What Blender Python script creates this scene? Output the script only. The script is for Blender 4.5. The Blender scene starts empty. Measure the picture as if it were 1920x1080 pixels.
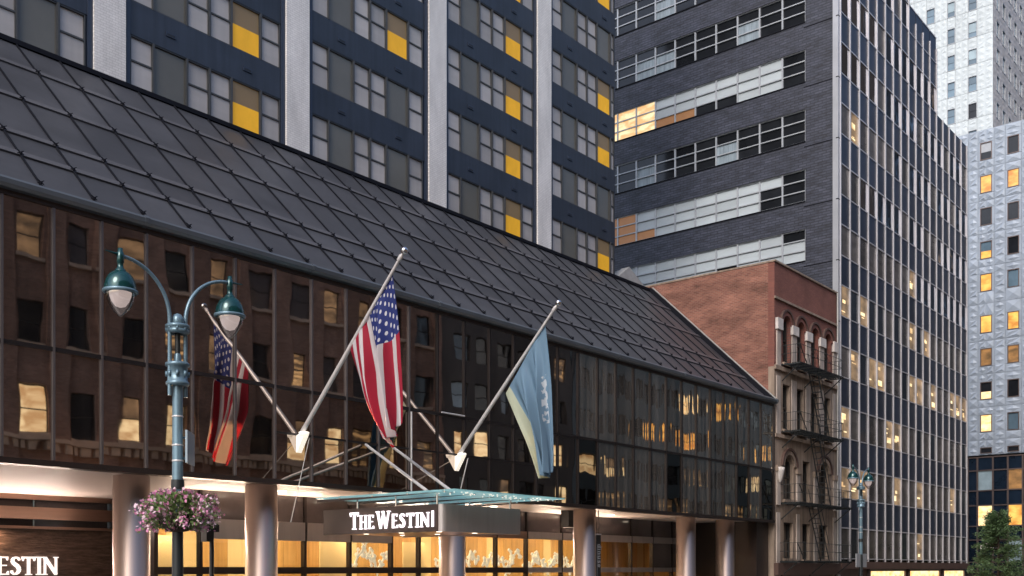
import bpy, bmesh, math, random
from mathutils import Vector, Matrix
from mathutils.geometry import tessellate_polygon
R = math.radians
random.seed(7)
scene = bpy.context.scene
col = scene.collection
# ------------------------------------------------------------------ camera
EYE = 3.2                      # eye height over the street
F = 1925.0                     # focal length in photo pixels (1920 wide)
HOR = 1066.0                   # horizon row of the photo (shifted lens, level camera)
YAW = R(39.6)                  # view direction measured from +X (along the street) to +Y (into the block)
CA, SA = math.cos(YAW), math.sin(YAW)
cam_d = bpy.data.cameras.new('camera'); cam = bpy.data.objects.new('camera', cam_d); col.objects.link(cam)
cam.location = (0, 0, EYE); cam.rotation_euler = (R(90), 0, YAW - R(90))
cam_d.sensor_width = 36; cam_d.lens = F / 1920 * 36; cam_d.shift_y = (HOR - 540) / 1920
cam_d.clip_start = 0.1; cam_d.clip_end = 3000
scene.camera = cam
# ------------------------------------------------------------------ light
world = bpy.data.worlds.new('World'); scene.world = world; world.use_nodes = True
SUN_EL, SUN_AZ = R(42), R(196)      # azimuth of the sun measured from +X, counter-clockwise
wn = world.node_tree.nodes; wl = world.node_tree.links
sky = wn.new('ShaderNodeTexSky'); sky.sky_type = 'NISHITA'; sky.sun_disc = False
sky.sun_elevation = SUN_EL; sky.sun_rotation = R(90) - SUN_AZ
sky.air_density = 1.0; sky.dust_density = 3.0; sky.ozone_density = 1.5
wl.new(sky.outputs[0], wn['Background'].inputs[0]); wn['Background'].inputs[1].default_value = 0.15
sun_d = bpy.data.lights.new('sun', 'SUN'); sun_d.energy = 0.9; sun_d.angle = R(25); sun_d.color = (1.0, 0.93, 0.86)
sun = bpy.data.objects.new('sun', sun_d); col.objects.link(sun)
sdir = Vector((math.cos(SUN_EL) * math.cos(SUN_AZ), math.cos(SUN_EL) * math.sin(SUN_AZ), math.sin(SUN_EL)))
sun.location = sdir * 200; sun.rotation_euler = sdir.to_track_quat('Z', 'Y').to_euler()
scene.view_settings.view_transform = 'Standard'; scene.view_settings.look = 'None'
scene.view_settings.gamma = 1.0; scene.view_settings.use_curve_mapping = False
scene.view_settings.exposure = 0.62
scene.render.engine = 'CYCLES'
scene.cycles.use_denoising = True
scene.cycles.max_bounces = 7; scene.cycles.diffuse_bounces = 3; scene.cycles.glossy_bounces = 4
scene.cycles.transmission_bounces = 5; scene.cycles.transparent_max_bounces = 8
scene.cycles.sample_clamp_indirect = 4.0
scene.cycles.caustics_reflective = False; scene.cycles.caustics_refractive = False

# ------------------------------------------------------------------ pixel rays
def ray(px):
    u = px - 960.0
    return CA * F + SA * u, SA * F - CA * u
def onY(px, py, Y):
    a, b = ray(px); t = Y / b
    return Vector((a * t, Y, EYE + (HOR - py) * t))
def onX(px, py, X):
    a, b = ray(px); t = X / a
    return Vector((X, b * t, EYE + (HOR - py) * t))
def XatY(px, Y):
    a, b = ray(px); return a / b * Y
def YatX(px, X):
    a, b = ray(px); return b / a * X

# ------------------------------------------------------------------ materials
def nodes_of(m):
    m.use_nodes = True
    nt = m.node_tree
    return nt, nt.nodes, nt.links, nt.nodes['Principled BSDF']
def mat(name, c, rough=0.6, metal=0.0, var=0.15, vscale=(1, 1, 1), bump=0.0, bscale=(8, 8, 8), rand=0.0, spec=0.5, emit=None, estr=0.0, streak=0.0):
    m = bpy.data.materials.new(name); nt, N, L, P = nodes_of(m)
    P.inputs['Roughness'].default_value = rough; P.inputs['Metallic'].default_value = metal
    P.inputs['Specular IOR Level'].default_value = spec
    P.inputs['Base Color'].default_value = (*c, 1)
    geo = N.new('ShaderNodeNewGeometry')
    out = None
    if var > 0 or rand > 0 or streak > 0:
        rgb = N.new('ShaderNodeRGB'); rgb.outputs[0].default_value = (*c, 1); out = rgb.outputs[0]
        def mul(sock, lo, hi):
            nonlocal out
            mr = N.new('ShaderNodeMapRange'); mr.inputs['To Min'].default_value = lo; mr.inputs['To Max'].default_value = hi
            L.new(sock, mr.inputs['Value'])
            mx = N.new('ShaderNodeMix'); mx.data_type = 'RGBA'; mx.blend_type = 'MULTIPLY'; mx.inputs['Factor'].default_value = 1
            L.new(out, mx.inputs['A']); L.new(mr.outputs[0], mx.inputs['B']); out = mx.outputs['Result']
            return mr
        if var > 0:
            mp = N.new('ShaderNodeMapping'); mp.inputs['Scale'].default_value = vscale; L.new(geo.outputs['Position'], mp.inputs['Vector'])
            no = N.new('ShaderNodeTexNoise'); no.inputs['Scale'].default_value = 1.0; no.inputs['Detail'].default_value = 6; no.inputs['Roughness'].default_value = 0.6
            L.new(mp.outputs[0], no.inputs['Vector'])
            mr = mul(no.outputs['Fac'], 1 - var, 1 + var); mr.inputs['From Min'].default_value = .25; mr.inputs['From Max'].default_value = .75
        if streak > 0:
            mp = N.new('ShaderNodeMapping'); mp.inputs['Scale'].default_value = (5, 5, 0.25); L.new(geo.outputs['Position'], mp.inputs['Vector'])
            no = N.new('ShaderNodeTexNoise'); no.inputs['Scale'].default_value = 1.0; no.inputs['Detail'].default_value = 5
            L.new(mp.outputs[0], no.inputs['Vector'])
            mr = mul(no.outputs['Fac'], 1 - streak, 1 + streak * .6); mr.inputs['From Min'].default_value = .3; mr.inputs['From Max'].default_value = .7
        if rand > 0:
            oi = N.new('ShaderNodeObjectInfo'); mul(oi.outputs['Random'], 1 - rand, 1 + rand)
        L.new(out, P.inputs['Base Color'])
    if bump > 0:
        mp = N.new('ShaderNodeMapping'); mp.inputs['Scale'].default_value = bscale; L.new(geo.outputs['Position'], mp.inputs['Vector'])
        no = N.new('ShaderNodeTexNoise'); no.inputs['Scale'].default_value = 1.0; no.inputs['Detail'].default_value = 4
        L.new(mp.outputs[0], no.inputs['Vector'])
        bp = N.new('ShaderNodeBump'); bp.inputs['Strength'].default_value = bump; bp.inputs['Distance'].default_value = 0.05
        L.new(no.outputs['Fac'], bp.inputs['Height']); L.new(bp.outputs[0], P.inputs['Normal'])
    if emit:
        P.inputs['Emission Color'].default_value = (*emit, 1); P.inputs['Emission Strength'].default_value = estr
    return m
def brick_mat(name, c1, c2, mortar, bw=0.21, bh=0.07, rough=0.85, var=0.35, msize=0.012, axis='X', big=0.35, nsc=(.7, .7, .7)):
    m = bpy.data.materials.new(name); nt, N, L, P = nodes_of(m)
    geo = N.new('ShaderNodeNewGeometry'); sp = N.new('ShaderNodeSeparateXYZ'); L.new(geo.outputs['Position'], sp.inputs[0])
    cb = N.new('ShaderNodeCombineXYZ'); L.new(sp.outputs['Y' if axis == 'Y' else 'X'], cb.inputs[0]); L.new(sp.outputs['Z'], cb.inputs[1])
    br = N.new('ShaderNodeTexBrick'); br.inputs['Scale'].default_value = 1.0
    br.inputs['Brick Width'].default_value = bw; br.inputs['Row Height'].default_value = bh; br.inputs['Mortar Size'].default_value = msize
    br.inputs['Color1'].default_value = (*c1, 1); br.inputs['Color2'].default_value = (*c2, 1); br.inputs['Mortar'].default_value = (*mortar, 1)
    L.new(cb.outputs[0], br.inputs['Vector'])
    no = N.new('ShaderNodeTexNoise'); no.inputs['Scale'].default_value = 0.7; no.inputs['Detail'].default_value = 8; no.inputs['Roughness'].default_value = .65
    nm = N.new('ShaderNodeMapping'); nm.inputs['Scale'].default_value = nsc; L.new(geo.outputs['Position'], nm.inputs['Vector']); L.new(nm.outputs[0], no.inputs['Vector']); no.inputs['Scale'].default_value = 1
    mr = N.new('ShaderNodeMapRange'); mr.inputs['From Min'].default_value = .3; mr.inputs['From Max'].default_value = .7
    mr.inputs['To Min'].default_value = 1 - big; mr.inputs['To Max'].default_value = 1 + big; L.new(no.outputs['Fac'], mr.inputs['Value'])
    mx = N.new('ShaderNodeMix'); mx.data_type = 'RGBA'; mx.blend_type = 'MULTIPLY'; mx.inputs['Factor'].default_value = 1
    L.new(br.outputs['Color'], mx.inputs['A']); L.new(mr.outputs[0], mx.inputs['B']); L.new(mx.outputs['Result'], P.inputs['Base Color'])
    bp = N.new('ShaderNodeBump'); bp.inputs['Strength'].default_value = .5; bp.inputs['Distance'].default_value = .01; bp.invert = True
    L.new(br.outputs['Fac'], bp.inputs['Height']); L.new(bp.outputs[0], P.inputs['Normal'])
    P.inputs['Roughness'].default_value = rough
    return m
def mirror_glass(name, c, wav=0.02, wscale=(.9, .9, .35), rough=0.02, streak=0):
    """coated facade glass: strong tinted mirror with the slow roller-wave of real panes"""
    m = bpy.data.materials.new(name); nt, N, L, P = nodes_of(m)
    P.inputs['Base Color'].default_value = (*c, 1); P.inputs['Metallic'].default_value = 1.0; P.inputs['Roughness'].default_value = rough
    geo = N.new('ShaderNodeNewGeometry'); oi = N.new('ShaderNodeObjectInfo')
    ad = N.new('ShaderNodeVectorMath'); ad.operation = 'MULTIPLY_ADD'
    sc = N.new('ShaderNodeVectorMath'); sc.operation = 'SCALE'; sc.inputs[0].default_value = (13, 7, 29); L.new(oi.outputs['Random'], sc.inputs['Scale'])
    L.new(geo.outputs['Position'], ad.inputs[0]); ad.inputs[1].default_value = wscale; L.new(sc.outputs[0], ad.inputs[2])
    no = N.new('ShaderNodeTexNoise'); no.inputs['Scale'].default_value = 1.0; no.inputs['Detail'].default_value = 1.5
    L.new(ad.outputs[0], no.inputs['Vector'])
    bp = N.new('ShaderNodeBump'); bp.inputs['Strength'].default_value = 1.0; bp.inputs['Distance'].default_value = wav
    L.new(no.outputs['Fac'], bp.inputs['Height']); L.new(bp.outputs[0], P.inputs['Normal'])
    mr = N.new('ShaderNodeMapRange'); mr.inputs['To Min'].default_value = .75; mr.inputs['To Max'].default_value = 1.2
    L.new(oi.outputs['Random'], mr.inputs['Value'])
    mx = N.new('ShaderNodeMix'); mx.data_type = 'RGBA'; mx.blend_type = 'MULTIPLY'; mx.inputs['Factor'].default_value = 1
    mx.inputs['A'].default_value = (*c, 1); L.new(mr.outputs[0], mx.inputs['B']); out = mx.outputs['Result']
    if streak:
        mp = N.new('ShaderNodeMapping'); mp.inputs['Scale'].default_value = (4, 4, .12); L.new(geo.outputs['Position'], mp.inputs['Vector'])
        n2 = N.new('ShaderNodeTexNoise'); n2.inputs['Scale'].default_value = 1; n2.inputs['Detail'].default_value = 6; n2.inputs['Roughness'].default_value = .7; L.new(mp.outputs[0], n2.inputs['Vector'])
        m2 = N.new('ShaderNodeMapRange'); m2.inputs['From Min'].default_value = .35; m2.inputs['From Max'].default_value = .68; L.new(n2.outputs['Fac'], m2.inputs['Value'])
        m2.inputs['To Min'].default_value = 1.0; m2.inputs['To Max'].default_value = 1 - streak; L.new(m2.outputs[0], P.inputs['Metallic'])
    L.new(out, P.inputs['Base Color'])
    return m
def lit_mat(name, c1, c2, strength, scale=(1.5, 1.5, 2.5), base=(.1, .07, .04), rough=.15, thr=(.35, .65)):
    """a window with lamps burning in the room behind it"""
    m = bpy.data.materials.new(name); nt, N, L, P = nodes_of(m)
    P.inputs['Base Color'].default_value = (*base, 1); P.inputs['Roughness'].default_value = rough
    geo = N.new('ShaderNodeNewGeometry'); mp = N.new('ShaderNodeMapping'); mp.inputs['Scale'].default_value = scale
    L.new(geo.outputs['Position'], mp.inputs['Vector'])
    no = N.new('ShaderNodeTexNoise'); no.inputs['Scale'].default_value = 1; no.inputs['Detail'].default_value = 3; L.new(mp.outputs[0], no.inputs['Vector'])
    mr = N.new('ShaderNodeMapRange'); mr.inputs['From Min'].default_value = thr[0]; mr.inputs['From Max'].default_value = thr[1]; L.new(no.outputs['Fac'], mr.inputs['Value'])
    mx = N.new('ShaderNodeMix'); mx.data_type = 'RGBA'; L.new(mr.outputs[0], mx.inputs['Factor'])
    mx.inputs['A'].default_value = (*c1, 1); mx.inputs['B'].default_value = (*c2, 1)
    L.new(mx.outputs['Result'], P.inputs['Emission Color']); P.inputs['Emission Strength'].default_value = strength
    return m
def clear_glass(name, tint=(.95, .96, .95), gloss=.05):
    m = bpy.data.materials.new(name); m.use_nodes = True; nt = m.node_tree; N = nt.nodes; L = nt.links
    N.remove(N['Principled BSDF'])
    tr = N.new('ShaderNodeBsdfTransparent'); tr.inputs[0].default_value = (*tint, 1)
    gl = N.new('ShaderNodeBsdfGlossy'); gl.inputs['Roughness'].default_value = .03
    fr = N.new('ShaderNodeLayerWeight'); fr.inputs[0].default_value = .5
    pw = N.new('ShaderNodeMath'); pw.operation = 'POWER'; pw.inputs[1].default_value = 4; L.new(fr.outputs['Facing'], pw.inputs[0])
    ad = N.new('ShaderNodeMath'); ad.operation = 'MULTIPLY_ADD'; ad.use_clamp = True; ad.inputs[1].default_value = .7; ad.inputs[2].default_value = gloss; L.new(pw.outputs[0], ad.inputs[0])
    ms = N.new('ShaderNodeMixShader'); L.new(ad.outputs[0], ms.inputs[0]); L.new(tr.outputs[0], ms.inputs[1]); L.new(gl.outputs[0], ms.inputs[2])
    L.new(ms.outputs[0], N['Material Output'].inputs[0])
    return m

M = {}
M['asphalt'] = mat('asphalt', (.05, .05, .052), .85, var=.3, vscale=(.6, .6, .6), bump=.3, bscale=(60, 60, 60))
M['paving'] = mat('paving', (.32, .3, .28), .8, var=.2, vscale=(1, 1, 1))
M['kerb'] = mat('kerb', (.3, .3, .3), .8)
M['line'] = mat('road_paint', (.75, .75, .72), .6, var=.2, vscale=(4, 4, 4))
M['navy'] = mat('navy_panel', (.024, .031, .048), .45, var=.25, vscale=(.5, .5, .8), streak=.25, rand=.08)
M['navy_frame'] = mat('navy_frame', (.022, .032, .058), .4, var=.1)
M['wbrick'] = brick_mat('white_glazed_brick', (.79, .77, .755), (.73, .71, .70), (.62, .60, .59), .21, .085, .5, msize=.012, big=.16, nsc=(1.5, 1.5, .5))
M['blind'] = mat('drawn_blind', (.40, .38, .375), .35, var=.1, vscale=(.4, .4, 2.5), rand=.18, streak=.06)
M['dpane'] = mat('olive_grey_pane', (.125, .12, .105), .22, var=.12, vscale=(.5, .5, .5), rand=.12)
M['sash'] = mat('dark_sash', (.05, .052, .055), .45, var=.1)
M['vent'] = mat('vent_black', (.01, .012, .018), .6, var=0)
M['yellow'] = mat('yellow_lit_blind', (.60, .32, .02), .6, var=.22, vscale=(1.3, 1.3, .7), rand=.12, emit=(.9, .45, .015), estr=.2)
M['yellow_dim'] = mat('amber_grey_pane', (.19, .135, .07), .3, var=.1, emit=(.5, .3, .1), estr=.04)
M['zinc'] = mat('dark_zinc_roof', (.067, .069, .079), .42, metal=.25, var=.22, vscale=(.5, .9, .9), rand=.16, bump=.06, bscale=(3, 3, 3), streak=.06)
M['zinc_lap'] = mat('zinc_lap', (.105, .105, .118), .45, metal=.25, var=.15, vscale=(1, 2, 2))
M['seam'] = mat('roof_seam', (.007, .008, .013), .7, var=.1, spec=.15)
M['gutter'] = mat('gutter_metal', (.12, .14, .165), .35, metal=.4, var=.2, vscale=(.6, 2, 2))
M['bronze_glass'] = mirror_glass('bronze_glass', (.50, .43, .385), wav=.006, streak=.02)
M['bronze_glass_dark'] = mirror_glass('bronze_glass_dark', (.24, .20, .17), wav=.011)
M['bronze_glass_wavy'] = mirror_glass('bronze_glass_wavy', (.56, .49, .42), wav=.012, wscale=(1.6, 1.6, .22), streak=.26)
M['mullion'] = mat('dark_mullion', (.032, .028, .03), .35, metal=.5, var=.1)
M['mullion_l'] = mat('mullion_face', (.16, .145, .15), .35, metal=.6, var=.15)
M['soffit'] = mat('soffit_plaster', (.74, .63, .57), .55, var=.05, vscale=(.4, .4, .4))
M['steel'] = mat('satin_bronze_steel', (.50, .40, .355), .36, metal=.9, var=.06, vscale=(9, 9, .15))
M['steel_flat'] = mat('satin_steel', (.52, .48, .47), .42, metal=.65, var=.1, vscale=(5, 5, .4), bump=.04, bscale=(2, 2, .5))
M['copper'] = mat('copper_band', (.62, .40, .30), .3, metal=.9, var=.12, vscale=(.6, 1, 6))
M['dark'] = mat('dark_bronze', (.04, .03, .028), .35, metal=.4, var=.15)
M['dark_int'] = mat('dark_interior', (.02, .016, .016), .8, var=.1)
M['water_wall'] = mat('rippled_stone', (.13, .085, .065), .2, var=.6, vscale=(2.5, 2.5, 14), bump=1.0, bscale=(4, 4, 18))
M['letter'] = mat('lit_letter', (.8, .8, .8), .4, var=0, emit=(1, .86, .94), estr=1.1)
M['letter_w'] = mat('lit_letter_warm', (.8, .8, .8), .4, var=0, emit=(1, .84, .78), estr=.75)
M['wood'] = mat('amber_wood', (.58, .33, .11), .4, var=.25, vscale=(8, 8, .35), rand=.15)
M['cream'] = mat('cream_panel', (.78, .58, .30), .5, var=.06, vscale=(.5, .5, .5))
M['lobby_floor'] = mat('lobby_floor', (.45, .38, .3), .2, var=.1)
M['strip'] = mat('light_strip', (.8, .8, .8), .5, var=0, emit=(1, .66, .30), estr=3.0)
M['downlight'] = mat('downlight', (.8, .8, .8), .5, var=0, emit=(1, .85, .65), estr=4.0)
M['blossom'] = mat('white_blossom', (.85, .8, .68), .5, var=.05, emit=(1, .86, .62), estr=.3)  # weak glow put into the petals so they look brightly lit
M['teal'] = mat('teal_glass', (.25, .55, .58), .12, var=.15, vscale=(1, 1, 1), spec=.7)
M['teal'] = bpy.data.materials.new('teal_glass_sheet')
def _teal(m):
    m.use_nodes = True; nt = m.node_tree; N = nt.nodes; L = nt.links; P = N['Principled BSDF']
    P.inputs['Base Color'].default_value = (.45, .68, .7, 1); P.inputs['Roughness'].default_value = .15
    tl = N.new('ShaderNodeBsdfTranslucent'); tl.inputs[0].default_value = (.62, .9, .92, 1)
    ms = N.new('ShaderNodeMixShader'); ms.inputs[0].default_value = .7
    L.new(P.outputs[0], ms.inputs[1]); L.new(tl.outputs[0], ms.inputs[2]); L.new(ms.outputs[0], N['Material Output'].inputs[0])
_teal(M['teal'])
M['store_glass'] = clear_glass('shop_glass')
M['grey_glass'] = mat('grey_glass', (.12, .105, .105), .1, var=.3, vscale=(.8, .8, .8), spec=.8)
M['pole'] = mat('brushed_pole', (.66, .64, .64), .35, metal=.25, var=.1)
M['ball'] = mat('polished_ball', (.75, .75, .78), .12, metal=1, var=0)
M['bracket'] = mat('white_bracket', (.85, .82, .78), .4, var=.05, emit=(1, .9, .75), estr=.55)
M['lamp_metal'] = mat('blue_grey_paint', (.17, .27, .34), .32, metal=.35, var=.15, vscale=(4, 4, 1))
M['lamp_teal'] = mat('teal_enamel', (.008, .062, .066), .12, metal=.35, var=.1, spec=.9)
M['lamp_dark'] = mat('dark_collar', (.02, .025, .028), .4, var=.1)
M['globe'] = mat('frosted_globe', (.78, .72, .70), .18, var=.05, emit=(1, .88, .82), estr=.5)
M['globe_glass'] = clear_glass('ribbed_globe_glass', (.62, .57, .57), .22)
M['dbrick'] = brick_mat('charcoal_brick', (.058, .064, .092), (.036, .041, .062), (.022, .026, .04), .5, .16, .5, big=.5, axis='Y', msize=.03, nsc=(1.2, 1.2, 3.5))
M['win_frame'] = mat('pale_window_frame', (.42, .45, .49), .4, var=.12, metal=.2)
M['blind_l'] = mat('pale_blue_blind', (.46, .52, .56), .45, var=.08, rand=.12, vscale=(.6, .6, 3))
M['dglass'] = mat('dark_glass', (.016, .018, .022), .08, var=.3, spec=.45, rand=.3)
M['curtain'] = mat('net_curtain', (.25, .31, .36), .5, var=.4, vscale=(1, 6, .5))
M['brown_pane'] = mat('brown_lit_pane', (.22, .12, .06), .4, var=.2, emit=(.8, .35, .12), estr=.12)
M['lit'] = lit_mat('lit_window', (1, .55, .18), (1, .84, .52), 1.0)
M['lit_soft'] = lit_mat('lit_window_soft', (.10, .068, .045), (1, .64, .30), .62, scale=(.55, .55, 3.6), thr=(.47, .72))
M['lit_cream'] = lit_mat('lit_window_cream', (.55, .34, .16), (1, .80, .46), 1.0, scale=(.9, .9, 1.8), thr=(.36, .6))
M['lit_office'] = lit_mat('lit_office', (.75, .42, .17), (1, .76, .42), .85, scale=(1.2, 1.2, 3.0), thr=(.4, .6))
M['lit_room'] = lit_mat('lit_room', (.07, .05, .034), (.30, .195, .11), .8, scale=(.8, .8, 1.5))
M['lit_amber'] = lit_mat('lit_window_amber', (.55, .20, .03), (1, .55, .12), .95, scale=(.9, .9, 1.6))
M['lit_brown'] = lit_mat('lit_window_brown', (.05, .028, .012), (.32, .15, .05), .9, scale=(.9, .9, 1.6))
M['alu'] = mat('aluminium_mullion', (.60, .59, .62), .4, metal=.3, var=.12, vscale=(1, 1, .3))
M['alu_cap'] = mat('aluminium_edge', (.46, .48, .52), .35, metal=.5, var=.12)
M['sp_navy'] = mat('blue_black_spandrel', (.022, .031, .056), .35, var=.2, rand=.22, spec=.3)
M['cw_glass'] = mirror_glass('curtain_wall_glass', (.36, .37, .42), wav=.012, wscale=(1.2, 1.2, .5))
M['cw_grey'] = mat('grey_blind_pane', (.088, .078, .074), .25, var=.45, rand=.5, vscale=(.7, .7, 1.8), spec=.35)
M['cw_dark'] = mat('blue_dark_pane', (.032, .037, .048), .12, var=.4, rand=.4, vscale=(.7, .7, 1.8), spec=.55)
M['base_brown'] = mat('brown_fascia', (.10, .06, .05), .5, var=.15)
M['emboss'] = mat('embossed_steel', (.34, .395, .47), .5, metal=.12, var=.12, vscale=(.8, .8, .8), rand=.07)
M['emboss_up'] = mat('embossed_steel_pale', (.56, .62, .65), .55, metal=.08, var=.1, vscale=(.5, .5, .5), rand=.05)
M['emboss_warmlit'] = mat('embossed_steel_warmlit', (.55, .52, .51), .55, metal=.08, var=.12, vscale=(.5, .5, .5), rand=.05)  # same pale steel; dimmer, warmer light of the street face put into the colour
M['blue_glass'] = mat('blue_grey_glass', (.13, .20, .26), .08, var=.2, spec=.9, rand=.3)
M['pale_blue_glass'] = mat('pale_blue_glass', (.32, .42, .47), .15, var=.2, spec=.8, rand=.15)
M['navy_glass'] = mat('navy_glass', (.010, .018, .032), .08, var=.3, spec=.7, rand=.3)
M['bronze_frame'] = mat('bronze_frame', (.16, .12, .11), .4, metal=.5, var=.15)
M['rbrick_side'] = brick_mat('red_brick_wall', (.30, .125, .088), (.20, .08, .06), (.27, .16, .125),   .26, .09, .9, axis='Y', big=.5, msize=.014, nsc=(.8, .5, 1.6))
M['rbrick'] = brick_mat('red_brick_front', (.26, .095, .07), (.21, .075, .06), (.17, .09, .075), .22, .075, .9, big=.2)
M['stone'] = mat('soiled_limestone', (.33, .255, .20), .85, var=.32, vscale=(1.2, 1.2, .7), bump=.3, bscale=(5, 5, 5), streak=.3)
M['stone_l'] = mat('pale_limestone', (.50, .43, .38), .85, var=.3, vscale=(1.5, 1.5, .7), streak=.25)
M['stone_w'] = mat('pale_capital', (.62, .58, .55), .8, var=.2, vscale=(3, 3, 3))
M['iron'] = mat('black_iron', (.014, .018, .020), .5, var=.2)
M['win_dark'] = mat('dark_window', (.012, .012, .014), .1, var=.3, spec=.8)
M['win_wood'] = mat('dark_window_frame', (.03, .028, .026), .5, var=.1)
M['cloth'] = None
M['leaf'] = mat('conifer_leaf', (.07, .125, .05), .6, var=.5, vscale=(3, 3, 3), rand=.2)
M['bark'] = mat('bark', (.07, .05, .04), .9, var=.3)
M['plant_leaf'] = mat('plant_leaf', (.17, .26, .09), .55, var=.4, vscale=(8, 8, 8))
M['petal'] = mat('pink_petal', (.66, .26, .45), .6, var=.3, vscale=(9, 9, 9))
M['petal_pale'] = mat('pale_petal', (.76, .56, .65), .6, var=.2, vscale=(9, 9, 9))
M['soil'] = mat('basket_liner', (.04, .03, .022), .9, var=.3, vscale=(15, 15, 15))
M['black'] = mat('black_paint', (.015, .015, .016), .4, var=.1)
M['sign_back'] = mat('sign_back', (.30, .38, .44), .4, metal=.3, var=.15)
M['sign_grey'] = mat('sign_grey', (.40, .42, .45), .45, metal=.2, var=.15)
M['opp_brick'] = brick_mat('brown_brick', (.34, .205, .15), (.25, .145, .105), (.28, .2, .16), .3, .1, .85, big=.35)
M['opp_stone'] = mat('brown_stone', (.52, .40, .30), .8, var=.25)
M['opp_dark'] = mat('dark_stone_front', (.075, .065, .058), .7, var=.35, vscale=(.4, .4, .2))
M['opp_teal'] = mat('teal_grey_panels', (.075, .10, .11), .5, var=.3, vscale=(.4, .4, .3))
M['halyard'] = mat('halyard_rope', (.5, .47, .44), .7, var=.1)
M['flash'] = mat('pale_flashing', (.45, .45, .44), .5, metal=.3, var=.2)

# ------------------------------------------------------------------ mesh helpers
WL = {}
def link(name, me, m=None, parent=None, loc=(0, 0, 0)):
    """one object; loc is the world position of its origin, also when it has a parent"""
    o = bpy.data.objects.new(name, me); col.objects.link(o)
    o.location = loc; WL[o.name] = Vector(loc)
    if m is not None and me is not None and not me.materials: me.materials.append(M[m] if isinstance(m, str) else m)
    if parent is not None:
        o.parent = parent; o.matrix_parent_inverse = Matrix.Translation(-WL[parent.name])
    return o
def tag(o, label=None, cat=None, group=None, kind=None):
    if label: o['label'] = label
    if cat: o['category'] = cat
    if group: o['group'] = group
    if kind: o['kind'] = kind
    return o
def thing(name, label, cat, loc, group=None):
    return tag(link(name, None, loc=loc), label, cat, group)
class MB:
    def __init__(s): s.v = []; s.f = []; s.smooth = []
    def add(s, vs, fs, sm=False):
        n = len(s.v); s.v += [tuple(v) for v in vs]; s.f += [tuple(i + n for i in f) for f in fs]; s.smooth += [sm] * len(fs); return s
    def box(s, x0, x1, y0, y1, z0, z1):
        v = [(x, y, z) for z in (z0, z1) for y in (y0, y1) for x in (x0, x1)]
        return s.add(v, [(0, 2, 3, 1), (4, 5, 7, 6), (0, 1, 5, 4), (2, 6, 7, 3), (0, 4, 6, 2), (1, 3, 7, 5)])
    def tube(s, pts, r, n=8, caps=True):
        pts = [Vector(p) for p in pts]; rs = r if isinstance(r, (list, tuple)) else [r] * len(pts)
        vs = []; fs = []; up = None
        for i, p in enumerate(pts):
            d = (pts[min(i + 1, len(pts) - 1)] - pts[max(i - 1, 0)]).normalized()
            if up is None: up = Vector((0, 0, 1)) if abs(d.z) < .9 else Vector((1, 0, 0))
            a = d.cross(up).normalized(); b = a.cross(d).normalized(); up = b
            for k in range(n):
                t = 2 * math.pi * k / n; vs.append(p + (a * math.cos(t) + b * math.sin(t)) * rs[i])
        for i in range(len(pts) - 1):
            for k in range(n): fs.append((i * n + k, i * n + (k + 1) % n, (i + 1) * n + (k + 1) % n, (i + 1) * n + k))
        s.add(vs, fs, True)
        if caps:
            m = len(pts) - 1
            s.add(vs[:n], [tuple(range(n))]); s.add(vs[m * n:], [tuple(reversed(range(n)))])
        return s
    def lathe(s, prof, c, n=20, sm=True):
        c = Vector(c); vs = []; fs = []
        for r, z in prof:
            for k in range(n):
                t = 2 * math.pi * k / n; vs.append((c.x + r * math.cos(t), c.y + r * math.sin(t), c.z + z))
        for i in range(len(prof) - 1):
            for k in range(n): fs.append((i * n + k, i * n + (k + 1) % n, (i + 1) * n + (k + 1) % n, (i + 1) * n + k))
        return s.add(vs, fs, sm)
    def prism(s, poly, fn, d0, d1):
        """poly: 2-D points; fn(a, b, d) gives the 3-D point"""
        n = len(poly)
        vs = [fn(a, b, d0) for a, b in poly] + [fn(a, b, d1) for a, b in poly]
        fs = [tuple(range(n)), tuple(reversed(range(n, 2 * n)))] + [(i, n + i, n + (i + 1) % n, (i + 1) % n) for i in range(n)]
        return s.add(vs, fs)
    def wall(s, outer, holes, fn, d0, d1):
        """a slab with holes cut through: outer and holes are 2-D loops"""
        loops = [[Vector((a, b, 0)) for a, b in lp] for lp in [outer] + holes]
        flat = [p for lp in loops for p in lp]
        tris = tessellate_polygon(loops)
        n = len(flat)
        vs = [fn(p.x, p.y, d0) for p in flat] + [fn(p.x, p.y, d1) for p in flat]
        fs = [tuple(t) for t in tris] + [tuple(n + i for i in reversed(t)) for t in tris]
        k = 0
        for lp in loops:
            m = len(lp)
            for i in range(m): fs.append((k + i, n + k + i, n + k + (i + 1) % m, k + (i + 1) % m))
            k += m
        return s.add(vs, fs)
    def mesh(s, name, recalc=True):
        me = bpy.data.meshes.new(name); me.from_pydata(s.v, [], s.f); me.update()
        me.polygons.foreach_set('use_smooth', s.smooth)
        if recalc:
            bm = bmesh.new(); bm.from_mesh(me); bmesh.ops.recalc_face_normals(bm, faces=bm.faces); bm.to_mesh(me); bm.free()
        return me
    def build(s, name, m, parent=None, recalc=True):
        """world coordinates; the origin goes to the middle of the bounding box"""
        lo = [min(v[i] for v in s.v) for i in range(3)]; hi = [max(v[i] for v in s.v) for i in range(3)]
        c = Vector([(a + b) / 2 for a, b in zip(lo, hi)])
        s.v = [(v[0] - c.x, v[1] - c.y, v[2] - c.z) for v in s.v]
        return link(name, s.mesh(name, recalc), m, parent, c)
_cache = {}
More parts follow.
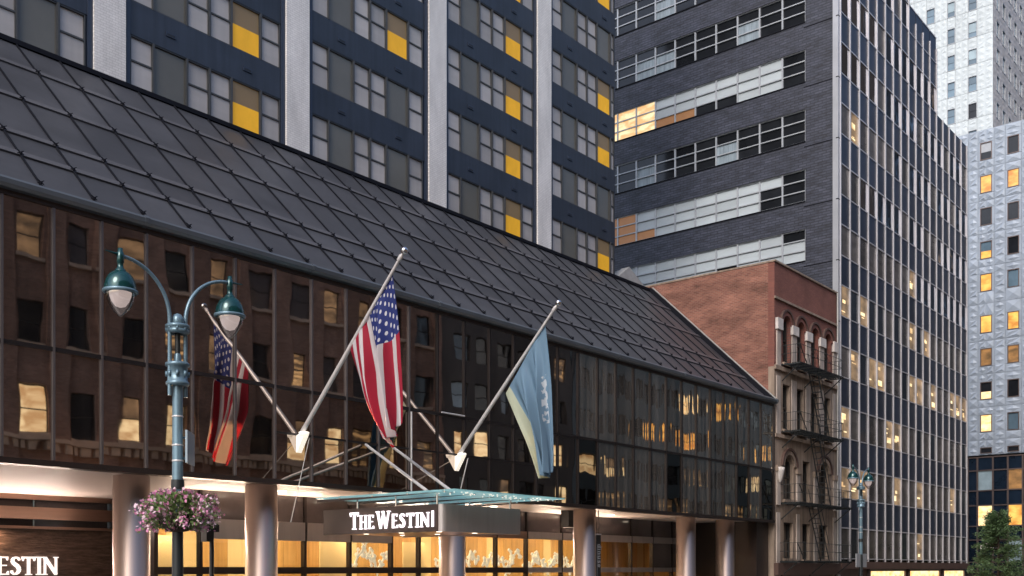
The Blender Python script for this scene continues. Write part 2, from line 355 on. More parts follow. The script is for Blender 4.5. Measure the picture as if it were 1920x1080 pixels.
def piece(name, m, parent, x0, x1, y0, y1, z0, z1, bev=0.0):
    """a box part; boxes of the same size and material share their mesh"""
    d = (round(x1 - x0, 3), round(y1 - y0, 3), round(z1 - z0, 3)); key = (name, m, d, bev)
    if key not in _cache:
        b = MB().box(-d[0] / 2, d[0] / 2, -d[1] / 2, d[1] / 2, -d[2] / 2, d[2] / 2); me = b.mesh(name)
        if bev:
            bm = bmesh.new(); bm.from_mesh(me); bmesh.ops.bevel(bm, geom=bm.edges[:], offset=bev, segments=1, affect='EDGES'); bm.to_mesh(me); bm.free()
        me.materials.append(M[m]); _cache[key] = me
    return link(name, _cache[key], None, parent, ((x0 + x1) / 2, (y0 + y1) / 2, (z0 + z1) / 2))
def area(name, loc, sx, sy, power, color, rot=(0, 0, 0)):
    d = bpy.data.lights.new(name, 'AREA'); d.shape = 'RECTANGLE'; d.size = sx; d.size_y = sy; d.energy = power; d.color = color
    o = bpy.data.objects.new(name, d); col.objects.link(o); o.location = loc; o.rotation_euler = rot
    return o
E = EYE
fXZ = lambda a, b, d: (a, d, b)       # walls facing the street
fYZ = lambda a, b, d: (d, a, b)       # walls facing along the street
def frame_rect(x0, x1, z0, z1, w, d0, d1, fn=fXZ, bars=(), vbars=(), bw=None):
    """a flat rectangular frame ring with optional bars (z positions) and vertical bars"""
    b = MB(); bw = bw or w
    def bx(a0, a1, b0, b1):
        b.prism([(a0, b0), (a1, b0), (a1, b1), (a0, b1)], fn, d0, d1)
    bx(x0, x1, z0, z0 + w); bx(x0, x1, z1 - w, z1); bx(x0, x0 + w, z0 + w, z1 - w); bx(x1 - w, x1, z0 + w, z1 - w)
    for z in bars: bx(x0 + w, x1 - w, z - bw / 2, z + bw / 2)
    for x in vbars: bx(x - bw / 2, x + bw / 2, z0 + w, z1 - w)
    return b
# stroke letters with wedge serifs, cap height 1
def letter_polys(ch):
    S = []
    def bar(x0, y0, x1, y1, w0, w1=None):
        w1 = w0 if w1 is None else w1
        d = Vector((x1 - x0, y1 - y0)).normalized(); n = Vector((-d.y, d.x))
        S.append([(x0 + n.x * w0 / 2, y0 + n.y * w0 / 2), (x0 - n.x * w0 / 2, y0 - n.y * w0 / 2), (x1 - n.x * w1 / 2, y1 - n.y * w1 / 2), (x1 + n.x * w1 / 2, y1 + n.y * w1 / 2)])
    def ser(x, y, w=.17): S.append([(x - w, y - .025), (x + w, y - .025), (x + w * .9, y + .03), (x - w * .9, y + .03)])
    T = .125; t = .07
    if ch == 'T': bar(.36, 0, .36, .95, T); bar(0, .95, .72, .95, .1); ser(.36, .025); S.append([(0, .9), (.05, .76), (.1, .9)]); S.append([(.62, .9), (.67, .76), (.72, .9)]); w = .72
    elif ch == 'H': bar(.12, 0, .12, 1, T); bar(.62, 0, .62, 1, T); bar(.2, .5, .55, .5, t); [ser(x, y, .14) for x in (.12, .62) for y in (.025, .97)]; w = .74
    elif ch == 'E': bar(.12, 0, .12, 1, T); bar(.1, .955, .54, .955, t); bar(.18, .52, .46, .52, t); bar(.1, .045, .58, .045, t); S.append([(.48, .09), (.55, .22), (.58, .09)]); S.append([(.46, .91), (.51, .79), (.54, .91)]); w = .6
    elif ch == 'W': bar(.08, 1, .34, 0, T); bar(.34, 0, .56, .95, t); bar(.52, 1, .78, 0, T); bar(.78, 0, 1.02, 1, t); ser(.08, .97, .13); ser(.52, .97, .1); ser(1.02, .97, .13); w = 1.12
    elif ch == 'I': bar(.13, 0, .13, 1, T); ser(.13, .025); ser(.13, .97); w = .26
    elif ch == 'N': bar(.1, 0, .1, .98, .075); bar(.1, .96, .72, .04, .15); bar(.72, 0, .72, 1, .075); ser(.1, .025, .12); ser(.72, .97, .12); ser(.06, .97, .09); w = .82
    elif ch == 'S':
        P = [(.47, .8), (.42, .91), (.29, .96), (.15, .91), (.09, .79), (.13, .66), (.26, .56), (.38, .47), (.45, .33), (.42, .17), (.3, .06), (.17, .05), (.07, .12), (.04, .24)]
        W = [.08, .09, .08, .1, .14, .16, .18, .18, .16, .14, .09, .08, .09, .09]
        for i in range(len(P) - 1): bar(*P[i], *P[i + 1], W[i], W[i + 1])
        w = .52
    elif ch == 'd': bar(.42, 0, .42, 1, .13); [bar(.25 + .19 * math.cos(a), .28 + .24 * math.sin(a), .25 + .19 * math.cos(a + .8), .28 + .24 * math.sin(a + .8), .11) for a in [k * .785 for k in range(8)]]; w = .52
    elif ch == 'i': bar(.1, 0, .1, .6, .13); bar(.1, .74, .1, .88, .13); w = .22
    elif ch == 'n': bar(.1, 0, .1, .6, .13); bar(.1, .5, .28, .6, .1); bar(.28, .58, .4, .45, .11); bar(.4, .48, .4, 0, .13); w = .52
    elif ch == 'u': bar(.1, .12, .1, .6, .13); bar(.1, .14, .22, .03, .11); bar(.22, .04, .4, .1, .1); bar(.4, 0, .4, .6, .13); w = .52
    elif ch == 's':
        P = [(.38, .5), (.25, .57), (.11, .5), (.12, .38), (.32, .26), (.38, .14), (.26, .04), (.06, .1)]
        for i in range(len(P) - 1): bar(*P[i], *P[i + 1], .11)
        w = .44
    elif ch == 'e':
        for k in range(7): a = .1 + k * .8; bar(.24 + .18 * math.cos(a), .3 + .25 * math.sin(a), .24 + .18 * math.cos(a + .8), .3 + .25 * math.sin(a + .8), .1)
        bar(.08, .3, .4, .3, .08); w = .48
    elif ch == 'A': bar(.02, 0, .34, 1, .12); bar(.34, 1, .66, 0, .15); bar(.15, .33, .52, .33, .1); w = .7
    elif ch == 'C':
        for k in range(6): a = .8 + k * .78; bar(.38 + .3 * math.cos(a), .5 + .44 * math.sin(a), .38 + .3 * math.cos(a + .8), .5 + .44 * math.sin(a + .8), .13)
        w = .72
    else: w = .3
    return S, w
def word(text, x, size, small, gap, emitf):
    """calls emitf(ch, polys) with polys in (along, up) metres"""
    for ch in text:
        if ch == ' ': x += size * .22; continue
        sz = size if not small or ch == 'W' or (ch == 'T' and text[0] == 'T') else size * small
        polys, w = letter_polys(ch)
        emitf(ch, [[(x + a * sz, b * sz) for a, b in p] for p in polys])
        x += w * sz + gap
    return x

# ------------------------------------------------------------------ ground and street
tag(MB().box(-400, 1200, -400, 900, -.3, 0).build('ground', 'asphalt'), kind='structure')
tag(MB().box(-60, 99, 17, 120, -.1, .15).build('pavement', 'paving'), kind='structure')
tag(MB().box(-60, 160, -40, .6, -.1, .15).build('pavement', 'paving'), kind='structure')
tag(MB().box(-60, 99, 16.85, 17, -.1, .155).build('kerb', 'kerb'), kind='structure')
tag(MB().box(-60, 160, .6, .75, -.1, .155).build('kerb', 'kerb'), kind='structure')
for i in range(24):
    tag(MB().box(-30 + i * 6, -27 + i * 6, 8.75, 8.88, 0, .004).build('road_marking', 'line'), kind='structure')

# ------------------------------------------------------------------ hotel
FY = 24.0                         # street front of the low glass wing
TY = 31.6                         # front of the room tower above it
Z0, Z1, Z2 = E + 2.477, E + 5.22, E + 8.675     # glass: bottom, middle transom, eave
ROOF_T = E + 15.98
HX0, HX1 = -2.0, 50.75
hotel = thing('hotel_building', 'long hotel with bronze mirror glass wing, sloped zinc roof and navy and white room tower', 'hotel', (24, 28, .15))
mull = [14.296 - 1.213 * k for k in range(13, 0, -1)] + [14.296 + 1.344 * k for k in range(28)]
mull = [x for x in mull if x > HX0]
if mull[-1] < HX1 - .4: mull.append(HX1)
else: mull[-1] = HX1
Z3 = E + 3.92
for i, x in enumerate(mull):
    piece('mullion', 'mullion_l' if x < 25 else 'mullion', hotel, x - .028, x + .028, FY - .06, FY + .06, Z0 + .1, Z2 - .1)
    if i + 1 < len(mull):
        a, b = x + .028, mull[i + 1] - .028
        split = 18.2 < x < 31
        rows = [(Z1 + .05, Z2 - .08), (Z0 + .08, Z1 - .05)] if not split else [(Z1 + .05, Z2 - .08), (Z3 + .03, Z1 - .05), (Z0 + .08, Z3 - .03)]
        for r, (z0, z1) in enumerate(rows):
            gm = 'bronze_glass_wavy' if x > 32.5 else 'bronze_glass'
            if split and r > 0 and 20.5 < x < 23.4: gm = 'bronze_glass_dark'
            if x > 32.5 and r == 1 and random.random() < .25: gm = 'bronze_glass_dark'
            g = piece('glass_panel', gm, hotel, a, b, FY, FY + .03, z0, z1)
            g.rotation_euler = (R(random.gauss(0, .07)), 0, R(random.gauss(0, .10)))
        if split:
            piece('transom', 'mullion', hotel, a, b, FY - .03, FY + .05, Z3 - .03, Z3 + .03)
        piece('transom', 'mullion', hotel, a, b, FY - .04, FY + .05, Z1 - .05, Z1 + .05)
piece('sill_beam', 'dark', hotel, HX0, HX1, FY - .09, FY + .3, Z0 - .06, Z0 + .08)
piece('head_beam', 'dark', hotel, HX0, HX1, FY - .05, FY + .3, Z2 - .08, Z2 + .1)
piece('backing_wall', 'dark_int', hotel, HX0, HX1, FY + .12, FY + .3, Z0 + .08, Z2 - .08)
# vertical white pipe and the pale bar on the facade
pp = onY(767, 765, FY)
MB().tube([(pp.x, FY - .11, Z1 - .1), (pp.x, FY - .11, Z0 + .05)], .03).build('pipe', 'pole', hotel)
pa, pb = onY(824, 778, FY), onY(867, 786, FY)
MB().tube([(pa.x, FY - .1, Z1 + .05), (pb.x, FY - .1, Z1 + .05)], .028).build('bar', 'pole', hotel)
# gutter in lengths with joint sleeves
gl = 5.4; x = HX0
while x < HX1:
    x2 = min(x + gl, HX1)
    g = MB(); prof = [(.0, .02), (-.17, .05), (-.24, .12), (-.25, .22), (-.18, .29), (-.05, .30), (.08, .26), (.08, .02)]
    g.prism(prof, lambda a, b, d: (d, FY + a, Z2 + b), x + .02, x2 - .02)
    g.build('gutter', 'gutter', hotel)
    MB().prism([(a * 1.06 - .005, (b - .15) * 1.1 + .15) for a, b in prof], lambda a, b, d: (d, FY + a, Z2 + b), x2 - .06, x2 + .06).build('gutter_sleeve', 'gutter', hotel)
    x = x2
# sloped roof: panels between seams, laps at the cross joints, small clips
RY = [24.12, 25.4, 26.33, 28.2, 30.1, TY]
def rz(y): return Z2 + .24 + (y - 24.12) * (ROOF_T - Z2 - .24) / (TY - 24.12)
slope = math.atan2(ROOF_T - Z2 - .24, TY - 24.12)
sn = Vector((0, -math.sin(slope), math.cos(slope))); sd = Vector((0, math.cos(slope), math.sin(slope)))
rp = 1.344; r0 = .4568 * TY - 12 * rp
seams = [r0 + rp * k for k in range(60) if r0 + rp * k < HX1 - .5]
seams.append(HX1 - .25)
_rm = {}
for i, sx in enumerate(seams):
    a = Vector((sx, RY[0], rz(RY[0]))); b = Vector((sx, RY[-1], rz(RY[-1])))
    s = MB(); h = .055
    s.add([a + Vector((-.02, 0, 0)), a + Vector((.02, 0, 0)), b + Vector((.02, 0, 0)), b + Vector((-.02, 0, 0)),
           a + Vector((-.02, 0, 0)) + sn * h, a + Vector((.02, 0, 0)) + sn * h, b + Vector((.02, 0, 0)) + sn * h, b + Vector((-.02, 0, 0)) + sn * h],
          [(0, 1, 2, 3), (4, 7, 6, 5), (0, 4, 5, 1), (1, 5, 6, 2), (2, 6, 7, 3), (3, 7, 4, 0)])
    s.build('roof_seam', 'seam', hotel)
    for y in RY[:-1]:
        if sx < -1 or sx > 47: continue
        c = Vector((sx, y + (.3 if y == RY[0] else .06), 0)); c.z = rz(c.y); c += sn * .09
        if 'clip' not in _cache:
            k = MB().tube([(-.08, 0, -.05), (.08, 0, .04)], .012, 5).tube([(.08, 0, -.05), (-.08, 0, .04)], .012, 5)
            k.box(-.025, .025, -.05, .05, -.06, -.005); me = k.mesh('roof_clip'); me.materials.append(M['seam']); _cache['clip'] = me
        link('roof_clip', _cache['clip'], None, hotel, c)
    if i + 1 < len(seams):
        x0, x1 = sx + .02, seams[i + 1] - .02
        for j in range(5):
            y0, y1 = RY[j], RY[j + 1]
            key = (round(x1 - x0, 3), j)
            if key not in _rm:
                L_ = (y1 - y0) / math.cos(slope); w = x1 - x0; lap = .24
                pmesh = MB()
                # a flat sheet whose lower edge laps over the one below and kicks up a little
                pr = [(0, .055), (lap, .05), (lap + .012, .014), (L_, .004), (L_, -.03), (0, -.03)]
                pmesh.prism(pr, lambda p, q, d: tuple(Vector((d, 0, 0)) + sd * p + sn * q), 0, w)
                me = pmesh.mesh('roof_panel'); me.materials.append(M['zinc']); me.materials.append(M['zinc_lap'])
                for f in me.polygons:
                    if f.center.dot(sd) < lap + .008 and f.normal.dot(sn) > .3: f.material_index = 1
                _rm[key] = me
            link('roof_panel', _rm[key], None, hotel, (x0, y0, rz(y0)))
# roof deck, ridge flashing and the gable edge towards the brick house
dk = MB(); dk.prism([(24.1, Z2 + .12), (TY, ROOF_T - .12), (TY, Z2 + .12)], fYZ, HX0, HX1 - .3); dk.build('roof_deck', 'dark_int', hotel)
piece('ridge_flashing', 'seam', hotel, HX0, HX1, TY - .14, TY - .06, ROOF_T - .05, ROOF_T + .1)
va = Vector((HX1 - .12, 24.0, rz(24.0))); vb = Vector((HX1 - .12, TY, rz(TY)))
v = MB(); v.prism([(0, -.2), ((vb - va).length, -.2), ((vb - va).length, .22), (0, .22)], lambda p, q, d: tuple(Vector((d, va.y, va.z)) + sd * p + sn * q), HX1 - .3, HX1 + .02)
v.build('verge', 'seam', hotel)
v = MB(); v.prism([(0, .222), ((vb - va).length, .222), ((vb - va).length, .27), (0, .27)], lambda p, q, d: tuple(Vector((d, va.y, va.z)) + sd * p + sn * q), HX1 - .08, HX1 + .02)
v.build('verge_cap', 'flash', hotel)
MB().prism([(47.3, ROOF_T + .06), (50.4, ROOF_T + .06), (48.6, ROOF_T + .95)], fXZ, TY + .05, TY + .6).build('gable_return', 'flash', hotel)

# room tower
WB, WT, ST = E + 16.09, E + 17.82, 2.865
piers = [2.02, 9.74, 17.46, 25.15, 32.9, 40.6]
top = {0: 1, 1: 2, 2: 3, 3: 4, 4: 5, 5: 6}
TX1 = 47.1; TTOP = E + 16.09 + ST * 10
piece('core_wall', 'dark_int', hotel, HX0, TX1 - .06, TY + .3, TY + 12, Z2, TTOP)
piece('end_wall', 'navy', hotel, TX1 - .06, TX1, TY + .02, TY + 12, ROOF_T - 1, TTOP)
for c in piers:
    piece('pier', 'wbrick', hotel, c - .55, c + .55, TY - .14, TY + .3, ROOF_T + .1, TTOP)
LAY = [('S', .27, 1.07), ('P', 1.12, 2.36), ('S', 2.43, 3.26), ('S', 3.36, 4.18), ('P', 4.27, 5.47), ('S', 5.56, 6.38)]
YEL = {(2, 0), (2, 1), (3, 2), (4, 0), (4, 1), (4, 2), (4, 3), (5, 0), (5, 2), (5, 3), (5, 5), (3, 4), (4, 4)}
for bi, c in enumerate(piers):
    xs = c + .55; xe = piers[bi + 1] - .55 if bi + 1 < len(piers) else TX1 - .07
    piece('jamb', 'navy_frame', hotel, xs, xs + .2, TY - .06, TY + .3, ROOF_T - .4, TTOP)
    if bi + 1 < len(piers): piece('jamb', 'navy_frame', hotel, xe - .16, xe, TY - .06, TY + .3, ROOF_T - .4, TTOP)
    xa, xb = xs + .2, (xe - .16 if bi + 1 < len(piers) else xe)
    piece('sill', 'navy_frame', hotel, xa, xb, TY - .03, TY + .3, ROOF_T - .1, WB)
    for f in range(11):
        zb, zt = WB + ST * f, WT + ST * f
        if f > top[bi] + 1:
            if f == top[bi] + 2: piece('upper_wall', 'navy', hotel, xa, xb, TY, TY + .3, zb, TTOP)
            continue
        piece('spandrel_panel', 'navy', hotel, xa, xb, TY, TY + .3, zt, zb + ST)
        for vx in (1.74, 4.9):
            if xs + vx + .2 < xb:
                vz = (zt + zb + ST) / 2 - .03
                vf = MB().box(xs + vx - .19, xs + vx + .19, TY - .035, TY, vz - .08, vz + .08).build('vent', 'navy_frame', hotel)
                piece('vent_slot', 'vent', vf, xs + vx - .15, xs + vx + .15, TY - .037, TY - .033, vz - .055, vz + .02)
        for kind, a, b in LAY:
            x0, x1 = xs + a - .03, min(xs + b + .03, xb - .005)
            if x1 - x0 < .25: continue
            key = ('tw', kind, round(x1 - x0, 3)); w = x1 - x0; h = zt - zb
            if key not in _cache:
                fb = frame_rect(-w / 2, w / 2, -h / 2, h / 2, .045, -.03, .2, fXZ, bars=[0.02] if kind == 'S' else [], bw=.06)
                me = fb.mesh('window'); me.materials.append(M['sash']); _cache[key] = me
            win = link('window', _cache[key], None, hotel, ((x0 + x1) / 2, TY + .05, (zb + zt) / 2))
            gy = TY + .08
            if kind == 'S':
                zm = (zb + zt) / 2 + .02
                piece('pane', 'blind', win, x0 + .045, x1 - .045, gy + .02, gy + .05, zm + .03, zt - .045)
                piece('pane', 'blind', win, x0 + .045, x1 - .045, gy - .02, gy + .01, zb + .045, zm - .03)
            elif a > 3 and (bi, f) in YEL:
                zm = zb + .92
                piece('pane', 'yellow_dim', win, x0 + .045, x1 - .045, gy, gy + .03, zm, zt - .045)
                piece('pane', 'yellow', win, x0 + .045, x1 - .045, gy - .01, gy + .02, zb + .045, zm - .004)
            else:
                piece('pane', 'dpane', win, x0 + .045, x1 - .045, gy, gy + .03, zb + .045, zt - .045)
        for m0, m1 in ((3.27, 3.35), (4.19, 4.26), (2.37, 2.42), (1.08, 1.11), (5.48, 5.55)):
            mx = xs + (m0 + m1) / 2
            if mx + .06 < xb: piece('window_mullion', 'sash', hotel, mx - .035, mx + .035, TY - .015, TY + .26, zb, zt)

# ground floor of the hotel: soffit, columns, shop glazing and the lobby behind
SY = 29.6
MB().prism([(FY + .3, Z0), (30.8, Z0 - .29), (30.8, Z0 + .2), (FY + .3, Z0 + .2)], fYZ, HX0, 16.95).build('soffit', 'soffit', hotel)
MB().box(16.95, HX1, FY + .3, SY, Z0 + .0, Z0 + .2).build('soffit', 'soffit', hotel)
colx = [2.05, 6.2, 10.35, 14.5, 18.66, 26.92, 35.05, 43.4, 47.35]
for cx in colx:
    if cx in (10.35,): continue
    c = MB(); r = .47
    c.lathe([(r + .05, .0), (r + .05, .25), (r, .27), (r, Z0 - .19), (r - .02, Z0 - .17), (r - .02, Z0 - .14)], (cx, 25.05, .15), 40)
    c.build('column', 'steel', hotel)
for cx in [1.5 + 4.15 * k for k in range(4)] + [20.6, 24.7, 31, 39.3, 45.4]:
    dl = MB().lathe([(.0, 0), (.11, 0), (.13, -.02), (.15, -.012), (.15, .01)], (cx, 26.6, Z0 - .005), 16).build('downlight', 'downlight', hotel)
# left recess with the rippled wall
WY = 30.5; RX = 16.95
piece('rippled_wall', 'water_wall', hotel, HX0, RX, WY, WY + .3, .15, E + 1.18)
piece('ledge', 'copper', hotel, HX0, RX, WY - .12, WY + .2, E + 1.18, E + 1.26)
piece('band', 'copper', hotel, HX0, RX, WY - .1, WY + .2, E + 1.47, E + 1.83)
piece('band', 'copper', hotel, HX0, RX, WY - .05, WY + .2, E + 2.05, E + 2.2)
for k in range(8): piece('recess_panel', 'grey_glass' if k % 2 else 'dark', hotel, HX0 + k * 2.365 + .02, HX0 + k * 2.365 + 2.345, WY + .12, WY + .2, E + 1.26, E + 2.05)
piece('return_wall', 'dark', hotel, RX, RX + .1, 28.0, WY + .3, .15, Z0 + .0)
area('wall_washer', (13.2, WY - .25, E + 1.14), .5, .08, 14, (1, .66, .42))
# shop glazing line
GY = 28.2
g0, g1 = 17.05, 49.4
ZH0, ZH1 = E + 1.30, E + 1.62
piece('lobby_floor', 'lobby_floor', hotel, 17.06, HX1 - .4, GY + .1, 36, .15, .17)
piece('lobby_ceiling', 'cream', hotel, 17.06, HX1 - .4, GY + .1, 36, E + 1.7, E + 1.8)
piece('lobby_end_wall', 'wood', hotel, HX1 - .6, HX1 - .4, GY + .1, 36, .17, E + 1.7)
x = g0; k = 0
bay = [17.1, 18.66, 20.72, 22.8, 24.86, 26.92, 28.4, 30.98, 33.0, 35.05, 37.6, 40.3, 43.4, 45.4, 47.35, 49.4]
for i in range(len(bay) - 1):
    a, b = bay[i], bay[i + 1]
    piece('shop_mullion', 'dark', hotel, a - .05, a + .05, GY - .08, GY + .12, .15, Z0)
    if 18.5 < a < 26.9: # entrance: deep steel fascia instead of the transom lights
        piece('entrance_header', 'steel_flat', hotel, a + .05, b - .05, GY - .12, GY + .1, E + .95, E + 1.58)
        piece('transom_pane', 'grey_glass', hotel, a + .05, b - .05, GY, GY + .03, E + 1.58, Z0)
        piece('shop_pane', 'store_glass', hotel, a + .05, b - .05, GY, GY + .02, E + .05, E + .95)
    else:
        piece('header', 'copper' if a < 35 else 'steel_flat', hotel, a + .05, b - .05, GY - .1, GY + .1, ZH0, ZH1)
        piece('transom_pane', 'grey_glass', hotel, a + .05, b - .05, GY, GY + .03, ZH1, Z0)
        if a < 45: piece('shop_pane', 'store_glass', hotel, a + .05, b - .05, GY, GY + .02, E + .05, ZH0)
        else: piece('shop_pane', 'grey_glass', hotel, a + .05, b - .05, GY, GY + .02, E + .05, ZH0)
    piece('rail', 'dark' if a < 35 else 'steel_flat', hotel, a + .05, b - .05, GY - .08, GY + .1, E - .18, E + .05)
    piece('shop_pane', 'store_glass', hotel, a + .05, b - .05, GY, GY + .02, .4, E - .18)
    piece('plinth', 'dark', hotel, a + .05, b - .05, GY - .05, GY + .1, .15, .4)
piece('end_pier', 'dark', hotel, 49.4, HX1, FY + .3, GY + .3, .15, Z0)
# lobby back wall: amber boards with cream panels, a light strip along the top
bx = 17.1; k = 0
while bx < HX1 - .7:
    w = .62
    cream = (k % 4 in (0, 1)) if bx < 24 else (k % 7 == 3)
    piece('wall_board', 'cream' if cream else 'wood', hotel, bx + .006, bx + w - .006, 31.6, 31.66, .17, E + 1.68)
    bx += w; k += 1
piece('wall_core', 'dark_int', hotel, 17.1, HX1 - .6, 31.67, 31.8, .17, E + 1.7)
for a in (17.4, 21.6, 29.2, 33.4, 37.6, 41.8):
    piece('light_strip', 'strip', hotel, a, a + 3.6, 31.35, 31.45, E + 1.5, E + 1.56)
for a in (19, 23.5, 28, 32.5, 37, 41.5):
    area('lobby_light', (a, 30.2, E + 1.62), 3.6, .6, 95, (1, .79, .50))
for a in (5.5, 12.5):  # unseen area lights added to brighten the soffit
    area('soffit_fill', (a, WY - .2, E + 1.3), 6, .1, 110, (1, .78, .66), (R(-128), 0, 0))
for a in (20.5, 29, 38.5):  # the same added soffit fill along the shop glazing
    area('soffit_fill', (a, 28.0, E + 1.7), 6, .1, 110, (1, .76, .58), (R(-112), 0, 0))
# backlit cream panels in the entrance and blossom branches standing behind the glass
for a, b in ((25.5, 26.8), (29.9, 31.2), (18.3, 19.2)):
    piece('light_panel', 'cream_lit' if False else 'cream', hotel, a, b, 30.6, 30.64, .3, E + 1.1)
for bi_, (a, b) in enumerate(((26.0, 27.6), (30.4, 31.0), (32.4, 33.0), (33.3, 35.7), (36.1, 38.8), (39.2, 40.0))):
    br = MB(); rnd = random.Random(bi_ + 3)
    x = a; z = E + .15
    pts = [(x, 29.2, z)]
    while x < b:
        x += rnd.uniform(.1, .2); z = E + .3 + .28 * math.sin(x * 4.1) + rnd.uniform(-.15, .2)
        pts.append((x, 29.2 + rnd.uniform(-.05, .05), z))
    br.tube(pts, .045, 6)
    for p in pts:
        for q in range(3):
            d = Vector((rnd.uniform(-.12, .12), rnd.uniform(-.1, .1), rnd.uniform(-.3, .3)))
            e = Vector(p) + d
            br.tube([p, e], [.05, .02], 5)
            br.lathe([(.0, -.07), (.06, -.03), (.07, .02), (.03, .07), (0, .09)], e, 7)
    tag(br.build('blossom_branch', 'blossom'), ['white blossom branch behind the glass directly below the canopy lettering', 'short sprig of white blossom just left of the column under the canopy',
        'narrow white blossom sprig just right of the column under the canopy', 'wide white blossom branch below the plain steel front of the canopy', 'wide white blossom branch left of the hanging black box', 'small white blossom sprig below the hanging black box'][bi_], 'branch', 'white blossom branches in the lobby')
# black speaker-like box hung under the soffit
p = onY(1070, 958, 26.0)
piece('soffit_box', 'black', hotel, p.x - .28, p.x + .28, 25.9, 26.3, Z0 - .72, Z0)

# ------------------------------------------------------------------ entrance canopy
cnp = thing('entrance_canopy', 'steel entrance canopy with teal glass top and lit white lettering', 'canopy', (21.5, 21, E + .95))
CX0, CX1, CY0 = 20.05, 23.35, 19.0
cz0, cz1 = E + 1.0, E + 1.74
fas = MB(); fas.box(CX0, CX0 + .06, CY0 + .16, 23.9, cz0, cz1); fas.build('side_fascia', 'dark', cnp)
n = 8; pl = [(CX0, CY0 + .16)] + [(CX0 + .16 - .16 * math.cos(t), CY0 + .16 - .16 * math.sin(t)) for t in [math.pi / 2 * k / n for k in range(1, n + 1)]] + [(CX1, CY0), (CX1, CY0 + .06), (CX0 + .16, CY0 + .06), (CX0 + .06, CY0 + .16)]
fr = MB(); fr.prism(pl, lambda a, b, d: (a, b, d), cz0, cz1); fr.build('front_fascia', 'steel_flat', cnp)
piece('end_fascia', 'steel_flat', cnp, CX1 - .06, CX1, CY0 + .06, 23.9, cz0, cz1)
piece('underside', 'copper', cnp, CX0 + .07, CX1 - .07, CY0 + .2, 23.9, cz0 + .03, cz0 + .1)
for k in range(3):
    for j in range(2):
        MB().lathe([(0, 0), (.08, 0), (.1, .03)], (CX0 + .8 + j * 1.5, CY0 + .9 + k * 1.5, cz0 + .026), 12).build('canopy_downlight', 'downlight', cnp)
GXa, GXb, GYa = 19.75, 24.6, 18.3
zg = E + 2.06
for i in range(4):
    a = GXa + (GXb - GXa) * i / 4; b = GXa + (GXb - GXa) * (i + 1) / 4
    piece('glass_sheet', 'teal', cnp, a + .01, b - .01, GYa, 23.9, zg, zg + .035)
for i in range(5):
    a = GXa + .06 + (GXb - GXa - .12) * i / 4
    g = MB(); g.prism([(GYa + .25, zg - .03), (23.9, zg - .12), (23.9, zg - .03)], fYZ, a - .012, a + .012); g.build('glass_fin', 'dark', cnp)
for i in range(5):
    for j in range(4):
        a = GXa + .06 + (GXb - GXa - .12) * i / 4; y = GYa + .4 + j * 1.4
        MB().tube([(a, y, zg - .04), (a, y, zg + .05)], .035, 8).build('glass_fitting', 'ball', cnp)
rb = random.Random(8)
for i in range(46):  # glowing beads added to stand for lights sparkling in the canopy glass
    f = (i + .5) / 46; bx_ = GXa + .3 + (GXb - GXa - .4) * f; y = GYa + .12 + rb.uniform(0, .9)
    MB().lathe([(0, -.03), (.022, -.018), (.026, 0), (0, .004)], (bx_, y, zg - .01), 6).build('sparkle_bead', 'bracket', cnp)
for i in range(3):
    y = CY0 + .3 + i * 1.6
    for q in (CX0 + .1, CX1 - .1): MB().tube([(q, y, cz1), (q, y, zg - .02)], .03).build('post', 'ball', cnp)
for (ax, ay), (ex, ey) in (((686, 834), (801, 920)), ((736, 838), (846, 920))):
    A = onY(ax, ay, FY - .1); a_, b_ = ray(ex); t = (zg + .04 - E) / (HOR - ey)
    B = Vector((a_ * t, b_ * t, zg + .03)); B.x = max(B.x, GXa + .05); B.y = max(B.y, GYa + .1)
    MB().tube([A, B], .045, 10).build('tie_rod', 'pole', cnp)
SIGN_Y = YatX(658, CX0)
def emit_canopy(ch, polys):
    b = MB()
    for i, p in enumerate(polys): b.prism(p, lambda a, z, d: (d, SIGN_Y - a, cz0 + .13 + z), CX0 - .05 - .0012 * i, CX0 - .004)
    b.build('letter', 'letter', cnp)
wlen = word('THE', 0, .52, .86, .05, lambda *a: None); wlen2 = word('WESTIN', 0, .52, .86, .05, lambda *a: None)
xw = word('THE', 0, .49, .82, .06, emit_canopy)
xw = word('WESTIN', xw + .05, .49, .82, .07, emit_canopy)
piece('letter_bar', 'letter', cnp, CX0 - .04, CX0 - .004, SIGN_Y - xw - .09, SIGN_Y - xw - .03, cz0 + .13, cz0 + .57)
# lettering on the rippled wall
ws = thing('wall_sign', 'lit white lettering standing on the dark rippled wall', 'sign', (11.5, WY, E - .2))
re_ = XatY(112, WY - .1)
wl_ = word('WESTIN', 0, .63, .86, .05, lambda *a: None)
def emit_wall(ch, polys):
    b = MB()
    for i, p in enumerate(polys): b.prism(p, lambda a, z, d: (re_ - wl_ + a, d, E - .19 + z), WY - .12 - .0012 * i, WY - .03)
    b.build('letter', 'letter_w', ws)
word('WESTIN', 0, .63, .86, .05, emit_wall)
